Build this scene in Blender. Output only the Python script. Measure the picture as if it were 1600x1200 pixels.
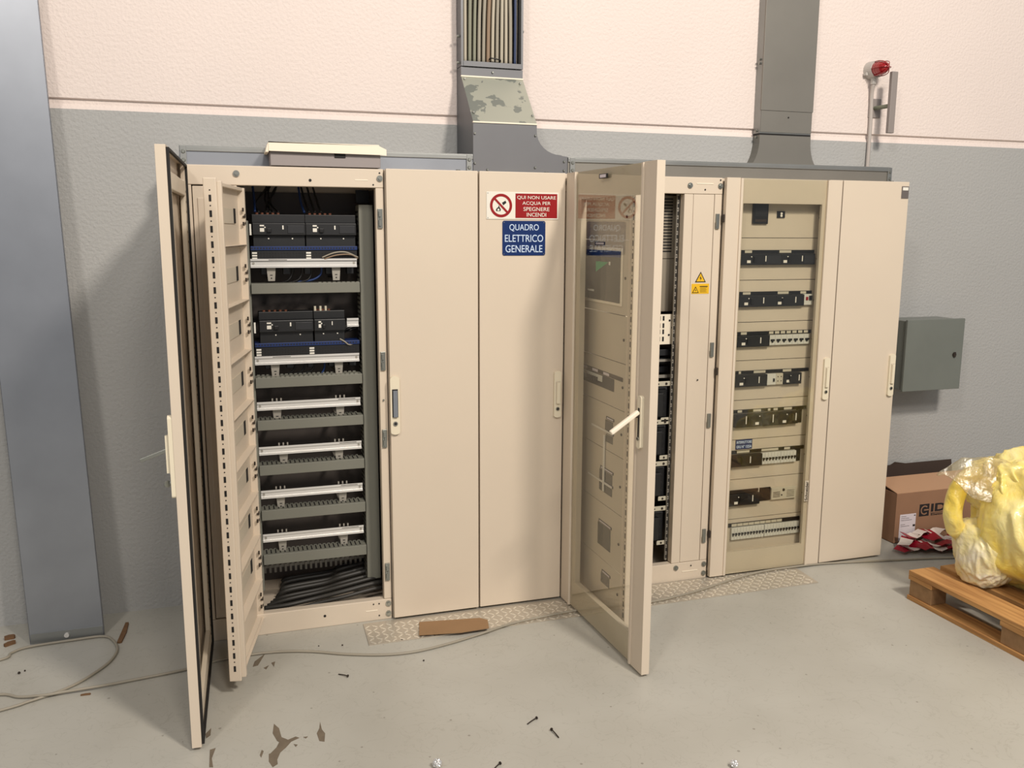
import bpy, bmesh, math, random
from mathutils import Vector, Matrix, noise
random.seed(7)
C = bpy.context.scene.collection
for o in list(bpy.data.objects): bpy.data.objects.remove(o)

# ------------------------------------------------------------------ camera
CAM = Vector((-0.6485, -3.7085, 1.7254)); YAW, PITCH, ROLL, FPX = 0.3133, 0.1712, 0.0042, 1380.9
cy, sy, cp, sp = math.cos(YAW), math.sin(YAW), math.cos(PITCH), math.sin(PITCH)
FWD = Vector((sy*cp, cy*cp, -sp)); RT = Vector((cy, -sy, 0)); UP = RT.cross(FWD)
RT, UP = (math.cos(ROLL)*RT + math.sin(ROLL)*UP), (-math.sin(ROLL)*RT + math.cos(ROLL)*UP)
cd = bpy.data.cameras.new('camera'); cam = bpy.data.objects.new('camera', cd); C.objects.link(cam)
cd.sensor_width = 36; cd.lens = FPX/1600*36; cd.clip_start = 0.05
cam.matrix_world = Matrix(((RT.x, UP.x, -FWD.x, CAM.x), (RT.y, UP.y, -FWD.y, CAM.y), (RT.z, UP.z, -FWD.z, CAM.z), (0, 0, 0, 1)))
bpy.context.scene.camera = cam

def U(px, py, axis, val):
    """measured point: where the photo pixel meets the plane axis = val"""
    d = FWD + RT*((px-800)/FPX) - UP*((py-600)/FPX)
    t = (val - CAM[axis])/d[axis]
    return CAM + t*d

# ------------------------------------------------------------------ light
w = bpy.data.worlds.new('hall_air'); bpy.context.scene.world = w; w.use_nodes = True
w.node_tree.nodes['Background'].inputs[0].default_value = (0.93, 0.95, 1.0, 1)
w.node_tree.nodes['Background'].inputs[1].default_value = 0.31
def area(name, loc, tgt, size, power, col):
    ld = bpy.data.lights.new(name, 'AREA'); ld.shape = 'DISK'; ld.size = size; ld.energy = power; ld.color = col
    o = bpy.data.objects.new(name, ld); C.objects.link(o); o.location = loc
    o.rotation_euler = (Vector(tgt)-Vector(loc)).to_track_quat('-Z', 'Y').to_euler()
area('hall_lamp', (1.9, -4.9, 5.4), (1, 0, 1), 0.7, 290, (1, .905, .80))
area('hall_lamp', (-3.2, -5.2, 5.8), (0, 0, 1), 0.8, 110, (1, .93, .85))
area('hall_lamp', (0.4, -7.5, 6.0), (0, 0, 1), 1.2, 190, (1, .92, .83))
vs = bpy.context.scene.view_settings
vs.view_transform = 'Standard'; vs.look = 'None'; vs.gamma = 1; vs.use_curve_mapping = False; vs.exposure = 0.0

# ------------------------------------------------------------------ materials
def lin(c): return tuple(((v/255)/12.92 if v/255 <= .04045 else ((v/255+.055)/1.055)**2.4) for v in c) + (1,)
def mat(name, rgb, rough=.5, metal=0, bump=0, bscale=60, var=0, vscale=3, spec=.5, extra=None):
    m = bpy.data.materials.new(name); m.use_nodes = True; nt = m.node_tree; b = nt.nodes['Principled BSDF']
    b.inputs['Base Color'].default_value = lin(rgb); b.inputs['Roughness'].default_value = rough
    b.inputs['Metallic'].default_value = metal; b.inputs['Specular IOR Level'].default_value = spec
    tc = nt.nodes.new('ShaderNodeTexCoord')
    if bump:
        n = nt.nodes.new('ShaderNodeTexNoise'); n.inputs['Scale'].default_value = bscale; n.inputs['Detail'].default_value = 3
        nt.links.new(tc.outputs['Object'], n.inputs['Vector'])
        bp = nt.nodes.new('ShaderNodeBump'); bp.inputs['Strength'].default_value = bump; bp.inputs['Distance'].default_value = .01
        nt.links.new(n.outputs['Fac'], bp.inputs['Height']); nt.links.new(bp.outputs['Normal'], b.inputs['Normal'])
    if var:
        n = nt.nodes.new('ShaderNodeTexNoise'); n.inputs['Scale'].default_value = vscale; n.inputs['Detail'].default_value = 5
        nt.links.new(tc.outputs['Object'], n.inputs['Vector'])
        r = nt.nodes.new('ShaderNodeValToRGB'); c = lin(rgb)
        r.color_ramp.elements[0].position = .3; r.color_ramp.elements[1].position = .72
        r.color_ramp.elements[0].color = tuple(v*(1-var) for v in c[:3])+(1,)
        r.color_ramp.elements[1].color = tuple(min(1, v*(1+var*.6)) for v in c[:3])+(1,)
        nt.links.new(n.outputs['Fac'], r.inputs[0]); nt.links.new(r.outputs[0], b.inputs['Base Color'])
    return m
M = {}
M['cream'] = mat('cream_enamel', (211, 197, 178), .42, bump=.03, bscale=250, var=.025, vscale=2)
M['cream2'] = mat('cream_enamel_plate', (200, 189, 170), .5, var=.05, vscale=4)
M['cream_light'] = mat('cream_sheet', (238, 228, 208), .5)
M['handle'] = mat('cream_plastic', (224, 214, 190), .35)
M['wallw'] = mat('white_wall_paint', (226, 213, 206), .85, bump=.45, bscale=70, var=.03, vscale=1.2)
M['wallg'] = mat('grey_wall_paint', (169, 169, 167), .8, bump=.45, bscale=70, var=.04, vscale=1.2)
M['galv'] = mat('galvanised_steel', (150, 152, 150), .42, .75, var=.1, vscale=5)
M['galv_blue'] = mat('galvanised_steel_bright', (160, 164, 171), .36, .8, var=.08, vscale=4)
M['galv_dark'] = mat('galvanised_steel_dull', (112, 113, 116), .5, .5, var=.08, vscale=3)
M['zinc'] = mat('zinc', (150, 152, 146), .35, .85)
M['alu'] = mat('aluminium_rail', (226, 224, 220), .32, .45)
M['duct'] = mat('grey_duct_plastic', (118, 118, 108), .55)
M['backplate'] = mat('grey_backplate', (84, 77, 73), .5, .3, var=.08)
M['bracket'] = mat('bracket_zinc', (165, 160, 150), .5, .4)
M['plate_grey'] = mat('grey_plate', (148, 139, 124), .5, .2, var=.05)
M['dark'] = mat('dark_gap', (22, 20, 20), .7)
M['breaker'] = mat('breaker_black', (22, 23, 25), .42, var=.1, vscale=30)
M['breaker2'] = mat('breaker_grey', (38, 39, 42), .4)
M['mcb'] = mat('breaker_white', (205, 205, 196), .45)
M['label'] = mat('white_label', (225, 222, 212), .6)
M['paper'] = mat('paper', (214, 206, 212), .7)
M['tag'] = mat('aged_tag', (190, 184, 165), .6)
M['blue'] = mat('blue_plastic', (20, 44, 96), .4)
M['bluesign'] = mat('blue_sign', (3, 40, 96), .35)
M['redsign'] = mat('red_sign', (144, 9, 17), .35)
M['whitesign'] = mat('white_sign', (226, 222, 210), .4)
M['blue_white'] = mat('pale_lettering', (196, 214, 236), .4)
M['black'] = mat('black_plastic', (14, 14, 15), .4)
M['rubber'] = mat('black_gasket', (26, 24, 22), .8)
M['yellow'] = mat('yellow_sticker', (226, 178, 20), .5)
M['orange'] = mat('terminal_copper', (96, 56, 38), .5)
M['cable'] = mat('grey_cable', (150, 143, 128), .5)
M['cable_dark'] = mat('dark_cable', (52, 50, 46), .5, var=.1)
M['cable_brown'] = mat('brown_cable', (140, 118, 96), .6)
M['cable_lead'] = mat('pale_cable', (176, 168, 150), .55)
M['cable_green'] = mat('greenish_cable', (134, 134, 116), .55)
M['cable_blue'] = mat('blue_cable', (44, 58, 92), .5)
M['wire_black'] = mat('black_wire', (18, 18, 18), .45)
M['wire_blue'] = mat('blue_wire', (22, 50, 100), .45)
M['checker'] = mat('checker_aluminium', (196, 188, 174), .42, .5, bump=.12, bscale=200, var=.06, vscale=6)
M['checker_bar'] = mat('checker_bar_aluminium', (232, 226, 212), .25, .5)
M['card_piece'] = mat('cardboard_scrap', (148, 116, 82), .85, var=.05, vscale=8)
M['galv_warm'] = mat('galvanised_steel_warm', (134, 131, 124), .5, .5, var=.08, vscale=3)
M['card'] = mat('cardboard', (146, 110, 84), .85, var=.05, vscale=8)  # shade on the box front is put into this darker colour
M['card_in'] = mat('cardboard_inside', (58, 44, 36), .9)  # dark of the open box interior painted as the flap colour
M['ink'] = mat('printed_ink', (30, 24, 24), .8)
M['wood'] = mat('pallet_wood', (190, 140, 84), .75)
M['wood_dark'] = mat('splinter_wood', (112, 82, 54), .85, var=.2, vscale=40)
M['red_tape'] = mat('red_tape', (150, 18, 40), .35)
M['white_tape'] = mat('white_tape', (226, 214, 204), .35)
M['pipe'] = mat('grey_conduit', (178, 170, 164), .5)
M['lampbase'] = mat('grey_lamp_base', (186, 182, 176), .45)
M['bar'] = mat('grey_bar_plastic', (140, 132, 128), .6)
M['encl'] = mat('grey_enclosure', (112, 116, 110), .35, var=.06, vscale=5)
M['encl_side'] = M['encl']
M['rust'] = mat('bare_concrete', (112, 100, 84), .9, var=.2, vscale=25)
M['green'] = mat('green_sticker', (40, 150, 96), .5)
M['screen'] = mat('meter_glass', (62, 62, 52), .12)
M['foil'] = mat('crumpled_foil', (220, 220, 220), .25, .6, bump=.5, bscale=60)
M['iron'] = mat('dark_iron', (62, 54, 48), .5, .5)
M['grey_in'] = mat('grey_handle_insert', (128, 134, 142), .35, .3)

def wood_mat():
    m = M['wood']; nt = m.node_tree; b = nt.nodes['Principled BSDF']; tc = nt.nodes.new('ShaderNodeTexCoord')
    mp = nt.nodes.new('ShaderNodeMapping'); mp.inputs['Scale'].default_value = (30, 1.5, 30)
    n = nt.nodes.new('ShaderNodeTexNoise'); n.inputs['Scale'].default_value = 2; n.inputs['Detail'].default_value = 6
    r = nt.nodes.new('ShaderNodeValToRGB')
    r.color_ramp.elements[0].position = .3; r.color_ramp.elements[1].position = .75
    r.color_ramp.elements[0].color = lin((150, 104, 58)); r.color_ramp.elements[1].color = lin((206, 158, 98))
    nt.links.new(tc.outputs['Object'], mp.inputs[0]); nt.links.new(mp.outputs[0], n.inputs[0])
    nt.links.new(n.outputs['Fac'], r.inputs[0]); nt.links.new(r.outputs[0], b.inputs['Base Color'])
wood_mat()

def floor_mat():
    m = mat('painted_concrete', (164, 164, 154), .3); nt = m.node_tree; b = nt.nodes['Principled BSDF']; L = nt.links
    tc = [n for n in nt.nodes if n.type == 'TEX_COORD'][0]
    n1 = nt.nodes.new('ShaderNodeTexNoise'); n1.inputs['Scale'].default_value = 1.3; n1.inputs['Detail'].default_value = 6
    L.new(tc.outputs['Object'], n1.inputs['Vector'])
    r1 = nt.nodes.new('ShaderNodeValToRGB'); r1.color_ramp.elements[0].position = .3; r1.color_ramp.elements[1].position = .7
    r1.color_ramp.elements[0].color = lin((166, 163, 153)); r1.color_ramp.elements[1].color = lin((184, 182, 173))
    L.new(n1.outputs['Fac'], r1.inputs[0])
    # speckles of dirt
    v = nt.nodes.new('ShaderNodeTexVoronoi'); v.inputs['Scale'].default_value = 11; v.inputs['Randomness'].default_value = 1
    L.new(tc.outputs['Object'], v.inputs['Vector'])
    n2 = nt.nodes.new('ShaderNodeTexNoise'); n2.inputs['Scale'].default_value = 4; L.new(tc.outputs['Object'], n2.inputs['Vector'])
    mu = nt.nodes.new('ShaderNodeMath'); mu.operation = 'MULTIPLY'; mu.inputs[1].default_value = .1
    L.new(n2.outputs['Fac'], mu.inputs[0])
    lt = nt.nodes.new('ShaderNodeMath'); lt.operation = 'LESS_THAN'; L.new(v.outputs['Distance'], lt.inputs[0]); L.new(mu.outputs[0], lt.inputs[1])
    mx = nt.nodes.new('ShaderNodeMix'); mx.data_type = 'RGBA'
    sc = nt.nodes.new('ShaderNodeMath'); sc.operation = 'MULTIPLY'; sc.inputs[1].default_value = .5
    L.new(lt.outputs[0], sc.inputs[0]); L.new(sc.outputs[0], mx.inputs['Factor'])
    L.new(r1.outputs[0], mx.inputs['A']); mx.inputs['B'].default_value = lin((96, 88, 76))
    # fine scratches
    w_ = nt.nodes.new('ShaderNodeTexNoise'); w_.inputs['Scale'].default_value = 9; w_.inputs['Detail'].default_value = 8; w_.inputs['Distortion'].default_value = 1.5
    L.new(tc.outputs['Object'], w_.inputs['Vector'])
    r3 = nt.nodes.new('ShaderNodeValToRGB')
    e = r3.color_ramp.elements; e[0].position = .49; e[0].color = (0, 0, 0, 1); e[1].position = .5; e[1].color = (1, 1, 1, 1)
    e2 = e.new(.51); e2.color = (0, 0, 0, 1)
    L.new(w_.outputs['Fac'], r3.inputs[0])
    s3 = nt.nodes.new('ShaderNodeMath'); s3.operation = 'MULTIPLY'; s3.inputs[1].default_value = .20; L.new(r3.outputs[0], s3.inputs[0])
    m2 = nt.nodes.new('ShaderNodeMix'); m2.data_type = 'RGBA'; L.new(s3.outputs[0], m2.inputs['Factor'])
    L.new(mx.outputs['Result'], m2.inputs['A']); m2.inputs['B'].default_value = lin((110, 100, 86))
    L.new(m2.outputs['Result'], b.inputs['Base Color'])
    r4 = nt.nodes.new('ShaderNodeMapRange'); r4.inputs['To Min'].default_value = .34; r4.inputs['To Max'].default_value = .55
    L.new(n1.outputs['Fac'], r4.inputs['Value']); L.new(r4.outputs[0], b.inputs['Roughness'])
    return m
M['floor'] = floor_mat()

def patch_mat():      # sheet with worn film: pale with dull grey blotches
    m = mat('worn_galvanised', (176, 178, 164), .4, .5); nt = m.node_tree; b = nt.nodes['Principled BSDF']; L = nt.links
    tc = [n for n in nt.nodes if n.type == 'TEX_COORD'][0]
    n = nt.nodes.new('ShaderNodeTexNoise'); n.inputs['Scale'].default_value = 11; n.inputs['Detail'].default_value = 4
    L.new(tc.outputs['Object'], n.inputs['Vector'])
    r = nt.nodes.new('ShaderNodeValToRGB'); r.color_ramp.elements[0].position = .55; r.color_ramp.elements[1].position = .57
    r.color_ramp.elements[0].color = lin((186, 187, 172)); r.color_ramp.elements[1].color = lin((140, 144, 136))
    L.new(n.outputs['Fac'], r.inputs[0]); L.new(r.outputs[0], b.inputs['Base Color'])
    return m
M['patch'] = patch_mat()

def glass_mat(name, tint, rough=.0, bump=0, ior=1.5):
    m = bpy.data.materials.new(name); m.use_nodes = True; nt = m.node_tree; nt.nodes.clear(); L = nt.links
    o = nt.nodes.new('ShaderNodeOutputMaterial'); mx = nt.nodes.new('ShaderNodeMixShader')
    t = nt.nodes.new('ShaderNodeBsdfTransparent'); t.inputs[0].default_value = lin(tint)
    g = nt.nodes.new('ShaderNodeBsdfGlossy'); g.inputs['Roughness'].default_value = rough
    lw = nt.nodes.new('ShaderNodeLayerWeight'); lw.inputs[0].default_value = .5
    p5 = nt.nodes.new('ShaderNodeMath'); p5.operation = 'POWER'; p5.inputs[1].default_value = 5; L.new(lw.outputs['Facing'], p5.inputs[0])
    F0 = ((ior-1)/(ior+1))**2; f = nt.nodes.new('ShaderNodeMath'); f.operation = 'MULTIPLY_ADD'; f.inputs[1].default_value = 1-F0; f.inputs[2].default_value = F0
    L.new(p5.outputs[0], f.inputs[0])
    L.new(f.outputs[0], mx.inputs[0]); L.new(t.outputs[0], mx.inputs[1]); L.new(g.outputs[0], mx.inputs[2]); L.new(mx.outputs[0], o.inputs[0])
    if bump:
        tc = nt.nodes.new('ShaderNodeTexCoord'); n = nt.nodes.new('ShaderNodeTexNoise'); n.inputs['Scale'].default_value = 14; n.inputs['Detail'].default_value = 3
        bp = nt.nodes.new('ShaderNodeBump'); bp.inputs['Strength'].default_value = bump; bp.inputs['Distance'].default_value = .02
        L.new(tc.outputs['Object'], n.inputs[0]); L.new(n.outputs['Fac'], bp.inputs['Height'])
        L.new(bp.outputs[0], g.inputs['Normal']); L.new(bp.outputs[0], lw.inputs['Normal'])
    return m
M['glass'] = glass_mat('door_glass', (250, 249, 245))
M['film'] = glass_mat('clear_film', (244, 240, 226), .28, .5, 1.6)
def milky(m):
    nt = m.node_tree; L = nt.links; o = [n for n in nt.nodes if n.type == 'OUTPUT_MATERIAL'][0]; src = o.inputs[0].links[0].from_socket
    d = nt.nodes.new('ShaderNodeBsdfTranslucent'); d.inputs[0].default_value = lin((232, 224, 200)); d2 = nt.nodes.new('ShaderNodeBsdfDiffuse'); d2.inputs[0].default_value = lin((232, 224, 200))
    a = nt.nodes.new('ShaderNodeMixShader'); a.inputs[0].default_value = .5; L.new(d.outputs[0], a.inputs[1]); L.new(d2.outputs[0], a.inputs[2])
    x = nt.nodes.new('ShaderNodeMixShader'); x.inputs[0].default_value = .16; L.new(src, x.inputs[1]); L.new(a.outputs[0], x.inputs[2]); L.new(x.outputs[0], o.inputs[0])
milky(M['film'])

def bag_mat(name='yellow_plastic_film', c0=(238, 212, 96), c1=(234, 222, 158)):
    m = bpy.data.materials.new(name); m.use_nodes = True; nt = m.node_tree; b = nt.nodes['Principled BSDF']; L = nt.links
    b.inputs['Base Color'].default_value = lin((232, 206, 96)); b.inputs['Roughness'].default_value = .32
    b.inputs['Subsurface Weight'].default_value = .35; b.inputs['Subsurface Radius'].default_value = (.05, .04, .015)
    b.inputs['Coat Weight'].default_value = .3
    tc = nt.nodes.new('ShaderNodeTexCoord'); n = nt.nodes.new('ShaderNodeTexNoise'); n.inputs['Scale'].default_value = 5; n.inputs['Detail'].default_value = 4
    n.inputs['Distortion'].default_value = 1
    r = nt.nodes.new('ShaderNodeValToRGB'); r.color_ramp.elements[0].position = .35; r.color_ramp.elements[1].position = .65
    r.color_ramp.elements[0].color = lin(c0); r.color_ramp.elements[1].color = lin(c1)
    L.new(tc.outputs['Object'], n.inputs[0]); L.new(n.outputs['Fac'], r.inputs[0]); L.new(r.outputs[0], b.inputs['Base Color'])
    n2 = nt.nodes.new('ShaderNodeTexNoise'); n2.inputs['Scale'].default_value = 16; n2.inputs['Detail'].default_value = 3; n2.inputs['Distortion'].default_value = 2
    bp = nt.nodes.new('ShaderNodeBump'); bp.inputs['Strength'].default_value = .25; bp.inputs['Distance'].default_value = .02
    L.new(tc.outputs['Object'], n2.inputs[0]); L.new(n2.outputs['Fac'], bp.inputs['Height']); L.new(bp.outputs[0], b.inputs['Normal'])
    return m
M['bag'] = bag_mat(); M['bag_pale'] = bag_mat('pale_plastic_film', (228, 212, 130), (228, 220, 196))
m = M['redlens'] = mat('red_lens', (150, 10, 20), .15); m.node_tree.nodes['Principled BSDF'].inputs['Coat Weight'].default_value = .6

# ------------------------------------------------------------------ builders
ORG = {}
class MB:
    def __init__(s): s.bm = bmesh.new()
    def _mi(s, faces, mi):
        for f in faces: f.material_index = mi
    def box(s, x0, x1, y0, y1, z0, z1, mi=0, bev=0):
        v = [s.bm.verts.new((x, y, z)) for x in (x0, x1) for y in (y0, y1) for z in (z0, z1)]
        q = [(0, 1, 3, 2), (4, 6, 7, 5), (0, 4, 5, 1), (2, 3, 7, 6), (0, 2, 6, 4), (1, 5, 7, 3)]
        fs = [s.bm.faces.new([v[i] for i in t]) for t in q]; s._mi(fs, mi)
        if bev:
            es = list({e for f in fs for e in f.edges})
            r = bmesh.ops.bevel(s.bm, geom=es, offset=bev, segments=2, affect='EDGES', profile=.5); s._mi(r['faces'], mi)
        return s
    def prism(s, pts, vec, mi=0, mi_side=None):
        """closed polygon (3D points) extruded along vec"""
        a = [s.bm.verts.new(p) for p in pts]; b = [s.bm.verts.new(Vector(p)+Vector(vec)) for p in pts]; n = len(pts)
        fs = [s.bm.faces.new(a), s.bm.faces.new(b[::-1])]
        for i in range(n): fs.append(s.bm.faces.new((a[i], b[i], b[(i+1) % n], a[(i+1) % n])))
        s._mi(fs, mi)
        if mi_side:
            for i, k in mi_side.items(): fs[2+i].material_index = k
        return s
    def cyl(s, p0, p1, r, n=16, mi=0, r2=None):
        p0, p1 = Vector(p0), Vector(p1); d = (p1-p0).normalized(); a = d.orthogonal().normalized(); b = d.cross(a)
        r2 = r if r2 is None else r2
        A = [s.bm.verts.new(p0+(a*math.cos(t)+b*math.sin(t))*r) for t in [2*math.pi*i/n for i in range(n)]]
        B = [s.bm.verts.new(p1+(a*math.cos(t)+b*math.sin(t))*r2) for t in [2*math.pi*i/n for i in range(n)]]
        fs = [s.bm.faces.new(A[::-1]), s.bm.faces.new(B)]
        for i in range(n): fs.append(s.bm.faces.new((A[i], A[(i+1) % n], B[(i+1) % n], B[i])))
        s._mi(fs, mi); return s
    def tube(s, pts, r, n=8, mi=0, sub=6, smooth=True):
        P = [Vector(p) for p in pts]
        if smooth and len(P) > 2:
            Q = []
            for i in range(len(P)-1):
                p0, p1, p2, p3 = P[max(i-1, 0)], P[i], P[i+1], P[min(i+2, len(P)-1)]
                for k in range(sub):
                    t = k/sub; Q.append(.5*((2*p1)+(p2-p0)*t+(2*p0-5*p1+4*p2-p3)*t*t+(-p0+3*p1-3*p2+p3)*t**3))
            Q.append(P[-1]); P = Q
        rings = []; a = None
        for i, p in enumerate(P):
            d = (P[min(i+1, len(P)-1)]-P[max(i-1, 0)]).normalized()
            a = d.orthogonal() if a is None else a-d*a.dot(d)
            a.normalize(); b = d.cross(a)
            rings.append([s.bm.verts.new(p+(a*math.cos(t)+b*math.sin(t))*r) for t in [2*math.pi*j/n for j in range(n)]])
        fs = [s.bm.faces.new(rings[0][::-1]), s.bm.faces.new(rings[-1])]
        for A, B in zip(rings, rings[1:]):
            for j in range(n):
                f = s.bm.faces.new((A[j], A[(j+1) % n], B[(j+1) % n], B[j])); f.smooth = True; fs.append(f)
        s._mi(fs, mi); return s
    def rot(s, ang, piv, axis='Z'):
        bmesh.ops.rotate(s.bm, verts=s.bm.verts, cent=piv, matrix=Matrix.Rotation(ang, 3, axis)); return s
    def build(s, name, mats, parent=None, org=None):
        if not isinstance(mats, (list, tuple)): mats = [mats]
        if parent is not None: org = ORG[parent.name]
        if org is None:
            xs = [v.co for v in s.bm.verts]
            org = Vector((sum(min(v[i] for v in xs)+max(v[i] for v in xs) for _ in (0,))/2 if i < 2 else min(v[i] for v in xs) for i in range(3)))
        org = Vector(org)
        bmesh.ops.translate(s.bm, verts=s.bm.verts, vec=-org)
        bmesh.ops.recalc_face_normals(s.bm, faces=s.bm.faces)
        me = bpy.data.meshes.new(name); s.bm.to_mesh(me); s.bm.free()
        for m_ in mats: me.materials.append(m_)
        o = bpy.data.objects.new(name, me); C.objects.link(o); ORG[o.name] = org
        if parent is not None: o.parent = parent
        else: o.location = org
        return o
def tag(o, label, cat, group=None, kind=None):
    o['label'] = label; o['category'] = cat
    if group: o['group'] = group
    if kind: o['kind'] = kind
    return o
def thing(name, loc, label, cat, group=None):
    o = bpy.data.objects.new(name, None); C.objects.link(o); o.location = loc; o.empty_display_size = .1; ORG[o.name] = Vector(loc)
    return tag(o, label, cat, group)
def struct(o): o['kind'] = 'structure'; return o
FONT = None
def text(s, h, centre, right, up, mat_, parent, name='lettering', width=None, bold=.0, depth=.0006):
    """lettering of cap height h centred at a point, lying in the plane of right/up"""
    c = bpy.data.curves.new('t', 'FONT'); c.body = s; c.size = 1; c.align_x = 'CENTER'; c.align_y = 'CENTER'; c.offset = bold; c.extrude = .01
    ob = bpy.data.objects.new('t', c); C.objects.link(ob); dg = bpy.context.evaluated_depsgraph_get()
    me = bpy.data.meshes.new_from_object(ob.evaluated_get(dg)); bpy.data.objects.remove(ob)
    xs = [v.co.x for v in me.vertices]; ys = [v.co.y for v in me.vertices]
    W, H = max(xs)-min(xs), max(ys)-min(ys); cx, cyy = (max(xs)+min(xs))/2, (max(ys)+min(ys))/2
    sy_ = h/H; sx = (width/W) if width else sy_
    right, up = Vector(right), Vector(up); nrm = right.cross(up); org = ORG[parent.name]
    for v in me.vertices:
        v.co = Vector(centre)-org+right*((v.co.x-cx)*sx)+up*((v.co.y-cyy)*sy_)+nrm*(v.co.z/.01*depth)
    me.materials.clear(); me.materials.append(mat_)
    o = bpy.data.objects.new(name, me); C.objects.link(o); o.parent = parent; ORG[o.name] = org
    return o
X_, Y_, Z_ = Vector((1, 0, 0)), Vector((0, 1, 0)), Vector((0, 0, 1))

# ================================================================== SETTING
D = .46; GZ = 2.235
b = MB(); b.box(-7, 9, -10, D, -.1, 0); fl = struct(b.build('floor', M['floor'], org=(0, 0, 0)))
b = MB()
prof = [(D, 0), (D, 2.216), (D+.014, 2.238), (D+.014, 2.256), (D, 2.260), (D, 6.5), (D+.25, 6.5), (D+.25, 0)]
b.prism([(-7, y, z) for y, z in prof], (16, 0, 0), 1, {0: 0})
b.build('wall_back', [M['wallg'], M['wallw']], org=(0, D, 0)); struct(bpy.data.objects['wall_back'])
# bare patches in the floor paint
def blob(cx, cyy, pts):
    return [(cx+x, cyy+y, .0) for x, y in pts]
NP = [0]
def patch(pxs):
    NP[0] += 1; b = MB(); P = [U(px, py, 2, 0) for px, py in pxs]; b.prism([(p.x, p.y, .0001) for p in P], (0, 0, .0004+.0001*NP[0]))
    bmesh.ops.triangulate(b.bm, faces=b.bm.faces)
    o = b.build('bare_patch', M['rust'], parent=fl); return o
for p in [[(428, 1131), (436, 1138), (440, 1152), (440, 1162), (433, 1158), (426, 1146)],
          [(440, 1152), (450, 1156), (462, 1151), (468, 1153), (455, 1159), (447, 1168), (438, 1176), (432, 1190), (426, 1184), (422, 1178), (432, 1168)],
          [(420, 1178), (432, 1176), (434, 1194), (426, 1199), (420, 1190)],
          [(500, 1128), (503, 1140), (508, 1146), (507, 1159), (499, 1158), (495, 1146), (499, 1138)],
          [(321, 1147), (330, 1138), (329, 1149), (322, 1154)], [(328, 1172), (337, 1169), (331, 1185), (333, 1199), (327, 1199)],
          [(409, 1172), (412, 1174), (408, 1184), (406, 1180)], [(474, 1152), (481, 1151), (478, 1154)], [(459, 1163), (465, 1164), (462, 1167)],
          [(424, 1036), (430, 1034), (428, 1042)], [(412, 1044), (420, 1040), (416, 1046)], [(398, 1034), (414, 1022), (403, 1040), (395, 1042)]]:
    patch(p)

# ================================================================== CABINETS
CH = 1.977          # cabinet height
YB = .43            # cabinet back
def bolt(cab, x, z, y=.028, r=.0125):
    b = MB(); b.cyl((x, y, z), (x, y-.006, z), r, 16, 0); b.cyl((x, y-.005, z), (x, y-.010, z), r*.6, 6, 0)
    return b.build('frame_bolt', M['zinc'], cab)
def dots(cab, pts, y, name='hole', r=.005, mt='dark'):
    for x, z in pts:
        b = MB(); b.cyl((x, y, z), (x, y-.001, z), r, 8); b.build(name, M[mt], cab)
def handle(cab_door, x, zc, y, nx=1, h=.235, wdt=.034, insert='handle', horiz=Vector((1, 0, 0)), out=Vector((0, -1, 0)), lever=True):
    """flush swing handle: long rounded plate, lever in its slot, round lock below"""
    P = Vector((x, y, zc)); hz, ot = horiz, out
    def pt(a, c, d): return P+hz*a+Z_*c+ot*d
    b = MB(); n = 10; r = wdt/2; pts = []
    for i in range(n+1):
        t = math.pi*i/n; pts.append(pt(r*math.cos(t), h/2-r*.6+r*.6*math.sin(t), 0))
    for i in range(n+1):
        t = math.pi+math.pi*i/n; pts.append(pt(r*math.cos(t), -(h/2-r*.6)+r*.6*math.sin(t), 0))
    b.prism(pts, ot*.013)
    pl = b.build('handle', M['handle'], cab_door)
    if lever:
        b = MB(); pts = [pt(-r*.62, h*.28, .012), pt(r*.62, h*.28, .012), pt(r*.62, -h*.2, .012), pt(-r*.62, -h*.2, .012)]; b.prism(pts, ot*.003)
        pts = [pt(-r*.45, h*.26, .014), pt(r*.45, h*.26, .014), pt(r*.45, -h*.19, .014), pt(-r*.45, -h*.19, .014)]
        b.prism(pts, ot*.010, 1)
        b.build('lever', [M['dark'] if insert == 'grey_in' else M['cream2'], M[insert]], pl)
    b = MB(); b.cyl(pt(0, -h*.31, .012), pt(0, -h*.31, .017), r*.5, 14, 0); b.cyl(pt(0, -h*.31, .016), pt(0, -h*.31, .0175), r*.3, 10, 1)
    b.build('lock', [M['zinc'], M['dark']], pl)
    return pl

def carcass(cab, x0, x1, open_x=None, name='carcass'):
    """box of a cabinet; open_x=(a,b) leaves the front open between a and b"""
    b = MB(); t = .012
    b.box(x0+.001, x0+t, .045, YB, .0, CH-.002); b.box(x1-t, x1-.001, .045, YB, 0, CH-.002)
    b.box(x0+t, x1-t, .045, YB, CH-.015, CH-.002); b.box(x0+t, x1-t, .045, YB, .03, .045)
    b.box(x0+t, x1-t, YB-.015, YB, .045, CH-.015)
    return b.build(name, M['cream'], cab)

def front_frame(cab, x0, x1, posts, zt=1.90, zb=.095):
    b = MB(); y0, y1 = .028, .07
    b.box(x0+.002, x1-.002, y0, y1, zt, CH-.001, 0, .003); b.box(x0+.002, x1-.002, y0, y1, .0, zb, 0, .003)
    for a, c in posts: b.box(a, c, y0+.001, y1, zb+.001, zt-.001, 0, .003)
    # raised beads pressed in the cross beams
    return b.build('frame', M['cream'], cab)

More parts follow.
